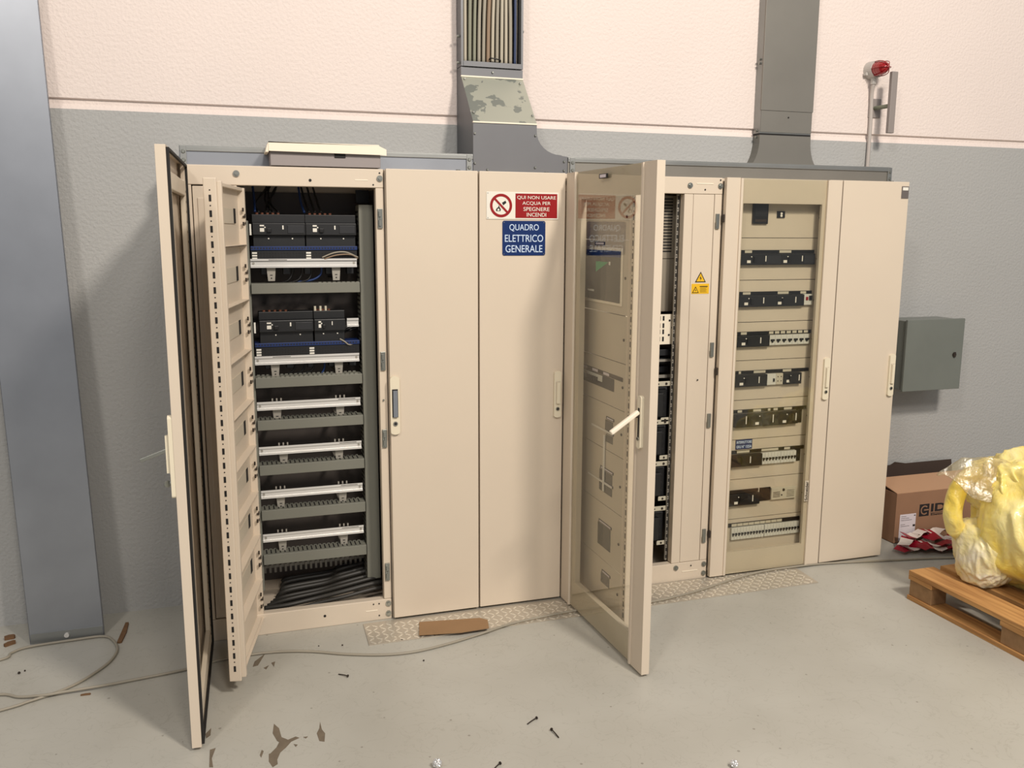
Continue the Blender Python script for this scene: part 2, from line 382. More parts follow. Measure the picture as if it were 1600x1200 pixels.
# ---------- left cabinet, standing open
A = thing('electrical_cabinet', (-.4, .2, 0), 'large cream cabinet standing open at the left, bare rails and wiring inside', 'cabinet', 'switchgear cabinets along the wall')
carcass(A, -.8, 0)
front_frame(A, -.8, 0, [(-.8, -.755), (-.635, -.585), (-.036, -.002)])
b = MB(); b.box(-.752, -.638, .032, .05, .10, 1.895, 0, .002); b.box(-.735, -.655, .027, .033, .14, 1.85, 0, .003)
b.build('side_cover', M['cream'], A)
for x, z in [(-.585, 1.945), (-.018, 1.938), (-.018, .075), (-.018, .028), (-.62, .05)]: bolt(A, x, z)
dots(A, [(-.30, 1.925), (-.30, .052)], .027, r=.006)
dots(A, [(-.045, 1.912), (-.06, .022), (-.06, .078), (-.085, .078), (-.018, 1.96)], .027, r=.0035)
for z in (1.928, .046):
    b = MB(); b.box(-.12, -.067, .0265, .03, z, z+.004, 0, .001); b.build('pressed_bead', M['cream_light'], A)
b = MB(); b.box(-.59, -.004, YB-.03, YB-.016, .10, 1.89); b.build('back_plate', M['backplate'], A)
b = MB(); b.box(-.584, -.578, .07, YB-.03, .06, 1.9); b.box(-.0145, -.0125, .07, YB-.03, .06, 1.9); b.build('inner_wall', M['backplate'], A)
b = MB(); b.cyl((-.31, .05, CH-.004), (-.31, .05, CH+.0015), .009, 10); b.build('lifting_lug', M['zinc'], A)
# latch keepers on the right post
for z in (1.775, 1.175, .835, .225):
    b = MB(); b.box(-.030, -.010, .020, .029, z-.04, z+.04, 0, .001); b.box(-.026, -.018, .012, .021, z-.03, z-.005); b.box(-.026, -.018, .012, .021, z+.008, z+.03)
    b.cyl((-.018, .021, z), (-.018, .016, z), .005, 8); b.build('latch_keeper', M['zinc'], A)
b = MB(); b.cyl((-.021, .028, 1.005), (-.021, .022, 1.005), .004, 10); b.build('latch_pin', M['zinc'], A)
# vertical wiring ducts
def vduct(x0, x1, z0, z1, y0=.15, y1=.25):
    b = MB(); b.box(x0, x1, y0, y1, z0, z1, 0, .003)
    k = z0+.03
    while k < z1-.02: b.box(x0-.001, x0, y0+.02, y1-.01, k, k+.008, 1); b.box(x1, x1+.001, y0+.02, y1-.01, k, k+.008, 1); k += .02
    return b.build('wiring_duct', [M['duct'], M['dark']], A)
vduct(-.091, -.030, .150, 1.834, .145, .25)
vduct(-.578, -.545, .150, 1.764, .145, .25)
# horizontal wiring ducts
for i, (z0, z1) in enumerate([(1.463, 1.506), (1.064, 1.108), (.880, .923), (.681, .725), (.479, .524), (.276, .322)]):
    b = MB(); b.box(-.545, -.095, .13, .20, z0, z1, 0, .002)
    n = 22
    if i:
        for k in range(n):
            x = -.53+k*.0195
            if i > 1: b.cyl((x, .150, z1), (x, .150, z1+.0006), .0045, 10, 1); b.box(x-.0025, x+.0025, .155, .198, z1, z1+.0006, 1)
            b.box(x-.006, x+.006, .197, .2, z1, z1+.004)
            if i == 1: b.box(x-.006, x+.006, .131, .133, z1-.002, z1+.006)
    else:
        for k in range(9): b.box(-.27+k*.02, -.258+k*.02, .131, .133, z1, z1+.004)
    b.build('wiring_duct', [M['duct'], M['dark']], A)
# DIN rails with brackets
for i, z in enumerate([1.589, 1.179, .982, .785, .590, .392]):
    tilt = 0
    b = MB(); x0, x1 = -.543, -.103; y = .15
    pr = [(y, -.0165), (y+.007, -.0155), (y+.007, .0155), (y, .0165), (y, .0185), (y+.0085, .0185), (y+.0085, -.0185), (y, -.0185)]
    pr = [(y-.001, -.0185), (y-.001, -.010), (y+.006, -.009), (y+.006, .009), (y-.001, .010), (y-.001, .0185), (y+.002, .0185), (y+.002, .012), (y+.009, .011), (y+.009, -.011), (y+.002, -.012), (y+.002, -.0185)]
    b.prism([(x0, p, z+q) for p, q in pr], (x1-x0, 0, 0))
    r = b.build('din_rail', M['alu'], A)
    b = MB(); s = -1 if i < 2 else 1; cx = -.47 if s < 0 else -.20
    b.box(cx, cx+.075, y-.0013, y-.001, z+.0125, z+.0150); b.build('printed_mark', M['iron'], r)
    for xx in (x0+.012, x1-.012): b = MB(); b.cyl((xx, y+.006, z), (xx, y+.003, z), .005, 10); b.build('rail_screw', M['bracket'], r)
    for bx in ([-.46, -.19] if i != 3 else [-.44, -.20]):
        b = MB(); b.prism([(bx-.019, .17, z-.012), (bx+.019, .17, z-.012), (bx+.014, .17, z-.075), (bx-.014, .17, z-.075)], (0, .006, 0))
        b.box(bx-.012, bx+.012, .176, YB-.03, z-.075, z-.071)
        b.box(bx-.005, bx+.005, .1685, .17, z-.052, z-.049, 1); b.cyl((bx, .1695, z-.063), (bx, .168, z-.063), .003, 8, 1)
        if i > 1:
            for k in (-.018, 0, .018): b.box(bx+k-.003, bx+k+.003, .16, .166, z+.018, z+.030, 0)
        b.build('rail_bracket', [M['bracket'], M['dark']], A)
# moulded-case breakers
def moulded(cab, x0, x1, z0, z1, y, mod=None, org_parent=None):
    b = MB(); b.box(x0, x1, y, y+.07, z0, z1, 0, .003)
    b.box(x0, x1, y+.02, y+.09, z1, z1+.035, 0, .002); b.box(x0+.002, x1-.002, y+.02, y+.09, z0-.05, z0, 0, .002)
    w = x1-x0
    if mod: b.box(x0+w*.66, x1-.006, y-.003, y, z0+.008, z1-.010, 1, .001)
    for k in range(5): b.cyl((x0+w*(.1+.1*k), y+.03, z1+.035), (x0+w*(.1+.1*k), y+.03, z1+.042), .006, 8, 2)
    o = b.build('circuit_breaker', [M['breaker'], M['breaker2'], M['orange']], cab)
    b = MB(); b.box(x0+w*.27, x0+w*.35, y-.012, y, z0+.012, z1-.022, 0, .002); b.build('toggle', M['black'], o)
    for q in ((x0+w*.14, x0+w*.22, y-.0015, y, z0+.014, z0+.029), (x0+w*.14, x0+w*.22, y-.001, y, z1-.014, z1-.008), (x0+w*.56, x0+w*.585, y-.0015, y, z1-.026, z1-.010)):
        b = MB(); b.box(*q); b.build('white_mark', M['label'], o)
    b = MB(); b.cyl((x0+w*.235, y, z1-.018), (x0+w*.235, y-.002, z1-.018), .003, 8); b.build('test_button', M['label'], o)
    for q in (.3, .75): b = MB(); b.cyl((x0+w*q, y+.02, z0-.014), (x0+w*q, y+.018, z0-.014), .003, 8); b.build('cover_screw', M['label'], o)
    return o
moulded(A, -.530, -.315, 1.705, 1.755, .14, 1); moulded(A, -.315, -.103, 1.705, 1.755, .14, 1)
moulded(A, -.520, -.295, 1.300, 1.350, .14, 1); moulded(A, -.293, -.160, 1.300, 1.350, .14)
for z in (1.705, 1.298):
    b = MB(); b.box(-.541, -.534, .14, .145, z, z+.045); b.build('white_label', M['label'], A)
b = MB(); b.prism([(-.152, p, 1.332+q) for p, q in [(.149, -.0185), (.149, -.01), (.156, -.009), (.156, .009), (.149, .01), (.149, .0185), (.158, .0185), (.158, -.0185)]], (.05, 0, 0)); b.build('din_rail', M['alu'], A)
# distribution blocks with blue terminals
for z in (1.628, 1.222):
    b = MB(); b.box(-.54, -.100, .155, .26, z-.032, z+.015, 0, .002); b.box(-.54, -.100, .15, .25, z+.015, z+.031, 1, .001)
    for k in range(36):
        x = -.535+k*.012; b.cyl((x, .151, z+.023), (x, .149, z+.023), .0035, 6, 2)
        for j in (0, 1, 2): b.box(x-.003, x+.003, .1535, .155, z-.024+j*.012, z-.018+j*.012, 2)
    o = b.build('terminal_block', [M['breaker'], M['blue'], M['dark']], A)
    b = MB()
    for x in (-.535, -.315):
        for j in range(3): b.box(x, x+.020, .150, .154, z-.022+j*.011, z-.015+j*.011)
    b.build('white_label', M['label'], o)
# plug-in clamps below the blocks
for z in (1.555, 1.150):
    for k in range(5):
        x = -.50+k*.09; b = MB(); b.box(x, x+.03, .20, .24, z-.015, z+.02, 0, .002); b.build('comb_clip', M['breaker2'], A)
# single-core wires
def wires(lst, mt):
    for pts, r in lst:
        b = MB(); b.tube(pts, r, 7); b.build('wire', M[mt], A)
W = []
for x in (-.50, -.47, -.455, -.44, -.42): W.append(([(x, .17, 1.80), (x+random.uniform(-.03, .03), .25, 1.84), (x-random.uniform(-.06, .09), .30, 1.90), (x+.05, .33, 1.955)], .0042))
for x in (-.295, -.27, -.245): W.append(([(x, .17, 1.80), (x-.01, .24, 1.85), (x-.03, .30, 1.955)], .0045))
for x0 in (-.40, -.19):
    for k in range(4): W.append(([(x0+k*.016, .17, 1.662), (x0+k*.016+.002, .20, 1.64), (x0+k*.02+.02*(1 if x0 < -.3 else -1), .26, 1.61)], .004))
for z in (1.505, 1.108):
    for k in range(3): W.append(([(-.37+k*.04, .19, z+.075), (-.372+k*.04, .20, z+.04), (-.39+k*.04, .20, z+.01), (-.43+k*.03, .21, z-.004)], .0042))
for k in range(4): W.append(([(-.52+k*.01, .20, 1.268), (-.44, .22, 1.262+k*.004), (-.30, .23, 1.255+k*.004), (-.20, .22, 1.27+k*.006), (-.095, .24, 1.30+k*.01)], .004))
for k in range(5): W.append(([(-.38+k*.017, .17, 1.25+.01), (-.38+k*.017, .20, 1.235), (-.39+k*.02, .25, 1.21)], .0038))
wires(W, 'wire_black')
wires([([(-.515, .17, 1.80), (-.515, .22, 1.86), (-.52, .3, 1.955)], .005), ([(-.315, .17, 1.80), (-.325, .22, 1.85), (-.33, .3, 1.955)], .005),
       ([(-.41, .17, 1.662), (-.40, .20, 1.64), (-.37, .26, 1.605)], .0045), ([(-.215, .17, 1.662), (-.23, .20, 1.64), (-.26, .26, 1.605)], .0045),
       ([(-.25, .19, 1.58), (-.252, .20, 1.54), (-.29, .20, 1.515), (-.37, .21, 1.505)], .0045), ([(-.25, .19, 1.16), (-.25, .20, 1.13), (-.265, .2, 1.10)], .0045),
       ([(-.40, .165, 1.262), (-.395, .18, 1.245), (-.38, .2, 1.235)], .0055)], 'wire_blue')
wires([([(-.25, .145, 1.612), (-.20, .135, 1.632), (-.15, .135, 1.634), (-.098, .15, 1.612)], .0032), ([(-.185, .15, 1.262), (-.165, .145, 1.25), (-.145, .15, 1.235), (-.11, .17, 1.24)], .003)], 'cable')
wires([([(-.24, .150, 1.606), (-.19, .14, 1.622), (-.13, .14, 1.624), (-.098, .155, 1.606)], .003)], 'cable_brown')
for x in (-.285, -.262, -.240):
    b = MB(); b.cyl((x, .165, 1.385), (x, .165, 1.405), .005, 10); b.build('cable_lug', M['tag'], A)
for x in (-.44, -.20):
    b = MB(); b.box(x-.015, x+.015, .165, .168, 1.255, 1.285, 0, .001); b.cyl((x-.007, .165, 1.275), (x-.007, .164, 1.275), .003, 8, 1); b.cyl((x+.007, .165, 1.275), (x+.007, .164, 1.275), .003, 8, 1)
    b.build('rail_bracket', [M['bracket'], M['dark']], A)
# ribbed earth bar and the cables lying in the bottom
b = MB(); b.box(-.55, -.08, .33, .345, .185, .20)
for k in range(20): b.box(-.54+k*.023, -.530+k*.023, .32, .335, .165, .20)
b.build('earth_bar', M['bracket'], A)
for k in range(11):
    b = MB(); y = .10+.024*k
    z = .075+.012*(k % 3)+.004*k
    b.tube([(-.565+.015*k, y+.02, .06+.012), (-.45, y, z-.008), (-.33+.01*k, y+.01, z+.004), (-.2, y-.01, z+.03), (-.08, y, z+.045), (-.02, y+.02, z+.04)], .011 if k % 2 else .009, 9)
    b.build('mains_cable', M['cable_dark'], A)
# ribs of a shelf at right top corner
b = MB(); b.box(-.085, -.03, .25, .27, 1.845, 1.90); b.build('corner_bracket', M['black'], A)

# hinged inner frame, swung out a little past square
hx, hy = -.582, .055; ex, ey = -.690, -.480
LN = math.hypot(ex-hx, ey-hy); ang = math.atan2(ey-hy, ex-hx)
def mod_frame():
    """in local coords: along +x from the hinge at 0, back side faces +y (towards the inside of the cabinet)"""
    pass
def place(b):      # local (u, v, z) -> world: rotate about the hinge
    bmesh.ops.rotate(b.bm, verts=b.bm.verts, cent=(0, 0, 0), matrix=Matrix.Rotation(ang, 3, 'Z'))
    bmesh.ops.translate(b.bm, verts=b.bm.verts, vec=(hx, hy, 0)); return b
zs = [.075, .25, .45, .640, .840, 1.035, 1.243, 1.447, 1.665, 1.89]
Z0, Z1 = zs[0], zs[-1]
b = MB()
b.box(0, .02, -.002, .028, Z0, Z1, 0, .002)                      # hinge upright
b.box(LN-.032, LN-.012, -.004, .045, Z0, Z1, 0, .002)            # free upright (flange)
b.box(LN-.011, LN, -.014, .030, Z0-.01, Z1+.01, 0, .003)
b.box(.02, LN-.03, -.002, .022, Z1-.012, Z1, 0, .001); b.box(.02, LN-.03, -.002, .022, Z0, Z0+.012, 0, .001)
k = Z0+.03
while k < Z1-.03:
    b.box(LN, LN+.0012, .004, .012, k, k+.022, 1); b.box(LN, LN+.0012, .006, .010, k+.036, k+.040, 1); k += .052
IF = place(b).build('inner_frame', [M['cream'], M['dark']], A)
for i in range(9):
    z0, z1 = zs[i]+.002, zs[i+1]-.002
    b = MB(); b.box(.018, LN-.034, 0, .002, z0, z1); b.box(.018, LN-.034, .002, .032, z0, z0+.002); b.box(.018, LN-.034, .002, .020, z1-.002, z1)
    zc = (z0+z1)/2
    if 1 <= i <= 8:
        b.box(.10, .43, .002, .005, zc-.028, zc+.030, 2, .001); b.box(.10, .135, .005, .0065, zc-.026, zc+.030, 1); b.box(.405, .43, .005, .0065, zc-.028, zc+.026, 3)
    place(b).build('front_plate', [M['cream'], M['dark'], M['cream2'], M['iron']], IF)
    b = MB(); b.box(.03, .036, .02, .026, zc-.035, zc-.02); b.box(.03, .036, .02, .026, zc+.02, zc+.035); b.cyl((.024, .02, zc), (.024, .030, zc), .004, 8)
    b.box(.020, .028, .028, .030, zc-.03, zc-.02); b.box(.020, .028, .028, .030, zc+.0, zc+.012)
    place(b).build('plate_clip', M['iron'], IF)

# outer door of the left cabinet, opened square: lies in the plane x = -.825 .. -.797
DT = .028
b = MB(); b.box(-.828, -.826+.003, -.802, -.004, .0125, CH, 0)
b.box(-.828, -.797, -.804, -.800, .0125, CH, 0, .001); b.box(-.828, -.797, -.006, -.003, .0125, CH)
b.box(-.826, -.797, -.80, -.006, CH-.003, CH); b.box(-.826, -.797, -.80, -.006, .0125, .0155)
b.box(-.812, -.797, -.80, -.77, .016, CH-.003); b.box(-.812, -.797, -.035, -.006, .016, CH-.003)
AD = b.build('door', M['cream'], A)
b = MB()
for y0, y1, z0, z1 in [(-.797, -.789, .02, 1.97), (-.022, -.014, .02, 1.97), (-.789, -.022, 1.962, 1.97), (-.789, -.022, .02, .028)]: b.box(-.797, -.788, y0, y1, z0, z1)
b.build('gasket', M['rubber'], AD)
b = MB()
b.box(-.812, -.794, -.76, -.70, .06, 1.91, 0, .003); b.box(-.812, -.794, -.12, -.06, .06, 1.91, 0, .003)
b.box(-.812, -.794, -.70, -.12, 1.85, 1.905, 0, .003); b.box(-.812, -.794, -.70, -.12, .065, .12, 0, .003)
k = .09
while k < 1.88:
    for y in (-.73, -.09): b.cyl((-.795, y, k), (-.7932, y, k), .005, 8, 1)
    k += .037
ST = b.build('stiffener_frame', [M['cream2'], M['dark']], AD)
hd = handle(AD, -.828, 1.015, -.785, horiz=Vector((0, 1, 0)), out=Vector((-1, 0, 0)), h=.27)
hd.data = hd.data
b = MB(); b.box(-.935, -.842, -.792, -.776, 1.035, 1.047, 0, .002)
b.rot(math.radians(-20), (-.842, -.784, 1.041), 'Y'); b.build('open_lever', M['zinc'], hd)
b = MB(); b.cyl((-.855, -.785, .928), (-.852, -.790, .928), .011, 14); b.box(-.853, -.842, -.787, -.785, .924, .932); b.build('key', M['zinc'], hd)

def swing(o, piv, ang_, shift):      # turn a part and its sub-parts about an upright axis
    org = ORG[o.name]; R_ = Matrix.Rotation(ang_, 4, 'Z'); pv = Vector((piv[0], piv[1], 0))-Vector((org.x, org.y, 0))
    T = Matrix.Translation(Vector(shift)) @ Matrix.Translation(pv) @ R_ @ Matrix.Translation(-pv)
    o.data.transform(T)
    for c in o.children: swing(c, piv, ang_, shift)
swing(AD, (-.797, 0), math.radians(-1.75), (.024, 0, 0))

# grey box with a cream lid on top of the left cabinet
CHB = CH+.003
t = thing('terminal_box', (-.23, .09, CHB), 'shallow grey box with a cream lid lying on top of the open left cabinet', 'box')
b = MB(); b.box(-.452, -.012, .030, .158, CHB+.0, CHB+.062, 0, .002); bx = b.build('box_body', mat('mauve_grey_metal', (146, 138, 136), .5, .2), t)
b = MB(); b.box(-.20, -.155, .026, .031, CHB+.036, CHB+.056, 0, .002); b.build('latch', M['dark'], t)
b = MB(); z = CHB+.063
b.prism([(-.458, .012, z+.028), (-.458, .012, z-.008), (-.012, .012, z-.012), (.010, .012, z-.014), (.010, .012, z+.010), (-.020, .012, z+.024)], (0, .004, 0))
b.box(-.458, -.02, .012, .160, z+.024, z+.028); b.prism([(-.47, .016, z-.012), (-.458, .016, z-.012), (-.458, .016, z+.028), (-.464, .016, z+.012)], (0, .15, 0))
b.prism([(-.02, .016, z+.024), (.010, .016, z+.010), (.010, .016, z+.006), (-.02, .016, z+.020)], (0, .15, 0))
b.build('lid', M['cream_light'], t)

# ---------- plain cabinets
def plain(x0, x1, label, hside, insert='handle'):
    t = thing('electrical_cabinet', ((x0+x1)/2, .2, 0), label, 'cabinet', 'switchgear cabinets along the wall')
    b = MB(); b.box(x0+.002, x1-.002, .03, YB, .0, CH-.002, 0, .002); b.build('carcass', M['cream'], t)
    b = MB(); b.box(x0+.0035, x1-.0035, 0, .024, .0125, CH, 0, .0025); d = b.build('door', M['cream'], t)
    b = MB(); b.box(x0+.006, x1-.006, .024, .030, .02, CH-.01); b.build('gasket', M['rubber'], t)
    b = MB(); b.cyl(((x0+.32), .04, CH-.004), ((x0+.32), .04, CH+.006), .009, 10); b.build('lifting_lug', M['zinc'], t)
    return t, d
B1, d1 = plain(0, .4, 'narrow plain cream cabinet beside the open left one, grey insert in its handle', 0)
handle(d1, .022, .985, 0, insert='grey_in', h=.255, wdt=.040)
B2, d2 = plain(.4, .8, 'narrow cream cabinet carrying the red and blue signs on its door', 0)
handle(d2, .768, .995, 0, h=.215)
B6, d6 = plain(2.25, 2.65, 'plain cream cabinet at the right end, small grey plate in its top corner', 0)
handle(d6, 2.618, .998, 0, h=.220)
b = MB(); b.box(2.600, 2.643, -.003, 0, 1.895, 1.955, 0, .001); b.box(2.605, 2.638, -.0038, -.003, 1.935, 1.95, 1); b.build('corner_plate', [mat('dull_name_plate', (120, 112, 108), .4, .4), M['label']], d6)

# ---------- bay with the opened glass door
Bc = thing('electrical_cabinet', (1.2, .2, 0), 'wide cream cabinet with its glass door swung open towards the camera', 'cabinet', 'switchgear cabinets along the wall')
carcass(Bc, .8, 1.6)
front_frame(Bc, .8, 1.6, [(.802, .842), (1.400, 1.447), (1.560, 1.598)])
b = MB(); b.box(1.449, 1.558, .031, .06, .097, 1.899, 0, .002); b.build('side_cover', M['cream'], Bc)
for x, z in [(1.585, 1.938), (1.425, 1.938), (1.425, .072), (1.582, .076), (1.582, .028), (.82, 1.938)]: bolt(Bc, x, z)
for z in (1.945, .046):
    b = MB(); b.box(1.46, 1.548, .0255, .029, z, z+.004, 0, .001); b.build('pressed_bead', M['cream_light'], Bc)
dots(Bc, [(1.505, 1.92), (1.51, .075), (1.585, 1.965), (1.505, 1.02)], .0265, r=.004)
for z in (1.775, 1.165, .815, .225):
    b = MB(); b.box(1.566, 1.584, .020, .029, z-.035, z+.035, 0, .001); b.box(1.564, 1.57, .014, .021, z-.025, z); b.build('latch_keeper', M['zinc'], Bc)
b = MB(); k = .11
b.box(1.388, 1.399, .075, .085, .10, 1.90, 0)
while k < 1.88: b.box(1.390, 1.397, .0738, .075, k, k+.018, 1); b.cyl((1.392, .075, k+.027), (1.392, .0738, k+.027), .0025, 8, 1); k += .036
b.build('perforated_upright', [M['bracket'], M['dark']], Bc)
b = MB(); b.box(.84, 1.442, .15, .16, 1.60, 1.895)
k = 1.63
while k < 1.885:
    b.box(1.345, 1.405, .1488, .15, k, k+.006, 1); b.box(1.18, 1.30, .1488, .15, k, k+.006, 1); k += .0145
b.build('vented_plate', [M['plate_grey'], M['dark']], Bc)
b = MB(); b.box(.84, 1.437, .15, .16, 1.345, 1.597); b.build('blank_plate', M['plate_grey'], Bc)
b = MB(); b.box(1.15, 1.420, .10, .104, 1.19, 1.335)
for zz in (1.205, 1.24, 1.27, 1.305):
    for xx in (1.285, 1.305, 1.325, 1.345): b.box(xx, xx+.009, .0985, .10, zz, zz+.022, 1)
for xx, zz in ((1.382, 1.305), (1.397, 1.27), (1.380, 1.235)): b.cyl((xx, .10, zz), (xx, .0975, zz), .005, 10, 1)
b.build('perforated_bracket', [M['cream_light'], M['dark']], Bc)
b = MB(); b.box(.85, 1.44, YB-.03, YB-.016, .10, 1.89); b.build('back_plate', M['backplate'], Bc)
b = MB(); b.box(1.446, 1.450, .075, YB-.031, .1, 1.9); b.build('inner_wall', M['backplate'], Bc)
for k in range(3):
    b = MB(); z = 1.04+.045*k; b.box(1.20, 1.42, .17-.02*k, .24, z, z+.03, 0, .002); b.build('busbar_support', M['breaker2'], Bc)
for z0_, z1_ in ((1.02, 1.035), (1.10, 1.112)):
    b = MB(); b.box(1.18, 1.42, .13, .138, z0_, z1_); b.build('busbar', M['bracket'], Bc)
for zc in (.90, .71, .50, .27):       # four large breakers on their brackets
    b = MB(); h = .075
    b.box(1.05, 1.385, .10, .30, zc-h, zc+h, 0, .006); b.box(1.05, 1.350, .07, .10, zc-h*.8, zc+h*.75, 0, .004); b.box(1.05, 1.375, .09, .28, zc+h, zc+h+.008, 1)
    for j in range(3): b.cyl((1.365, .1, zc-.04+.04*j), (1.365, .098, zc-.04+.04*j), .004, 8, 1)
    o = b.build('circuit_breaker', [M['breaker'], M['breaker2']], Bc)
    b = MB(); b.box(1.19, 1.400, .085, .089, zc+h+.012, zc+h+.036, 0, .002); b.box(1.345, 1.388, .085, .089, zc-h-.016, zc-h+.006, 0, .002)
    b.tube([(1.388, .087, zc+h+.024), (1.408, .09, zc+h+.01), (1.412, .092, zc), (1.408, .09, zc-h), (1.420, .09, zc-h-.02)], .006, 6)
    b.cyl((1.368, .085, zc+h+.024), (1.368, .082, zc+h+.024), .006, 10, 1); b.cyl((1.368, .085, zc-h-.005), (1.368, .082, zc-h-.005), .005, 10, 1); b.box(1.31, 1.33, .084, .085, zc+h+.02, zc+h+.027, 1)
    b.build('breaker_bracket', [M['tag'], M['iron']], o)
# yellow warning stickers on the side cover
b = MB()
b.prism([(1.472, .0305, 1.490), (1.530, .0305, 1.490), (1.501, .0305, 1.540)], (0, -.0008, 0), 1); b.prism([(1.479, .0297, 1.494), (1.523, .0297, 1.494), (1.501, .0297, 1.532)], (0, -.0005, 0), 0)
b.prism([(1.503, .0291, 1.522), (1.495, .0291, 1.508), (1.501, .0291, 1.508), (1.499, .0291, 1.497), (1.507, .0291, 1.511), (1.501, .0291, 1.511)], (0, -.0004, 0), 1)
b.box(1.455, 1.548, .0295, .0306, 1.436, 1.483, 0)
b.prism([(1.458, .0294, 1.440), (1.494, .0294, 1.440), (1.476, .0294, 1.471)], (0, -.0005, 0), 1); b.prism([(1.463, .0288, 1.443), (1.489, .0288, 1.443), (1.476, .0288, 1.465)], (0, -.0004, 0), 0)
b.prism([(1.4775, .0283, 1.460), (1.472, .0283, 1.452), (1.476, .0283, 1.452), (1.4745, .0283, 1.445), (1.480, .0283, 1.454), (1.476, .0283, 1.454)], (0, -.0003, 0), 1)
b.box(1.498, 1.540, .029, .0296, 1.468, 1.472, 1)
for k in range(5): b.box(1.500, 1.538-.006*(k % 2), .0292, .0296, 1.443+k*.005, 1.4445+k*.005, 1)
stk = b.build('warning_sticker', [M['yellow'], M['black']], Bc); stk['label'] = 'yellow high-voltage warning stickers, a triangle above a small label'

# glass door, open square: outside face x = .797, inside x = .832, y 0 .. -.80
def glass_door(cab, horiz, out, P0, W_, zt, zb, TH=.030, gl0=.095, gl1=.155, zo0=.135, zo1=1.860, wo=None):
    """door in its own plane: a along the width from the hinge, d outward. P0 = hinge bottom point on the outer face"""
    def bx(b, a0, a1, d0, d1, z0, z1, mi=0):
        vs_ = [Vector(P0)+horiz*a+out*d for a in (a0, a1) for d in (d0, d1)]
        xs = [v.x for v in vs_]; ys = [v.y for v in vs_]
        b.box(min(xs), max(xs), min(ys), max(ys), z0, z1, mi)
    b = MB()
    bx(b, 0, gl0-.012, -TH, 0, zb, zt); bx(b, W_-gl1+.012, W_, -TH, 0, zb, zt)
    bx(b, gl0-.012, gl0, -TH, .006, zb+.002, zt-.002); bx(b, W_-gl1, W_-gl1+.012, -TH, .006, zb+.002, zt-.002)
    d = b.build('door', M['cream'], cab)
    b = MB(); bx(b, gl0, W_-gl1, -TH, -.008, zo1, zt-.001); bx(b, gl0, W_-gl1, -TH, -.008, zb+.001, zo0)
    bx(b, gl0, gl0+wo[0], -TH, -.008, zo0, zo1); bx(b, W_-gl1-wo[1], W_-gl1, -TH, -.008, zo0, zo1)
    b.build('glazing_frame', M['cream2'], d)
    b = MB(); bx(b, gl0+.0005, W_-gl1-.0005, -.0035, -.0025, zb+.002, zt-.002); b.build('glass_pane', M['glass'], d)
    return d
GD = glass_door(Bc, Vector((0, -1, 0)), Vector((-1, 0, 0)), (.801, -.002, 0), .802, CH, .0125, TH=.033, gl0=.100, gl1=.105, zo0=.135, zo1=1.862, wo=(.040, .014))
hg = handle(GD, .801, 1.015, -.745, horiz=Vector((0, 1, 0)), out=Vector((-1, 0, 0)), h=.205, wdt=.030, lever=False)
b = MB(); b.box(.787, .7885, -.751, -.739, .955, 1.07, 0); b.build('lever_slot', M['dark'], hg)
b = MB(); b.box(.650, .786, -.754, -.736, 1.047, 1.064, 0, .004); b.rot(math.radians(-33), (.786, -.745, 1.056), 'Y'); lv = b.build('open_lever', M['cream_light'], hg)
b = MB(); b.cyl((.789, -.745, 1.038), (.770, -.745, 1.040), .006, 10); b.build('lever_pivot', M['iron'], hg)
b = MB(); b.box(.7925, .7995, -.415, -.345, 1.935, 1.953, 0, .001); b.box(.7918, .7925, -.408, -.355, 1.938, 1.950, 1); b.build('name_plate', [M['black'], M['paper']], GD)

swing(GD, (.801, 0), math.radians(2.1), (0, 0, 0))
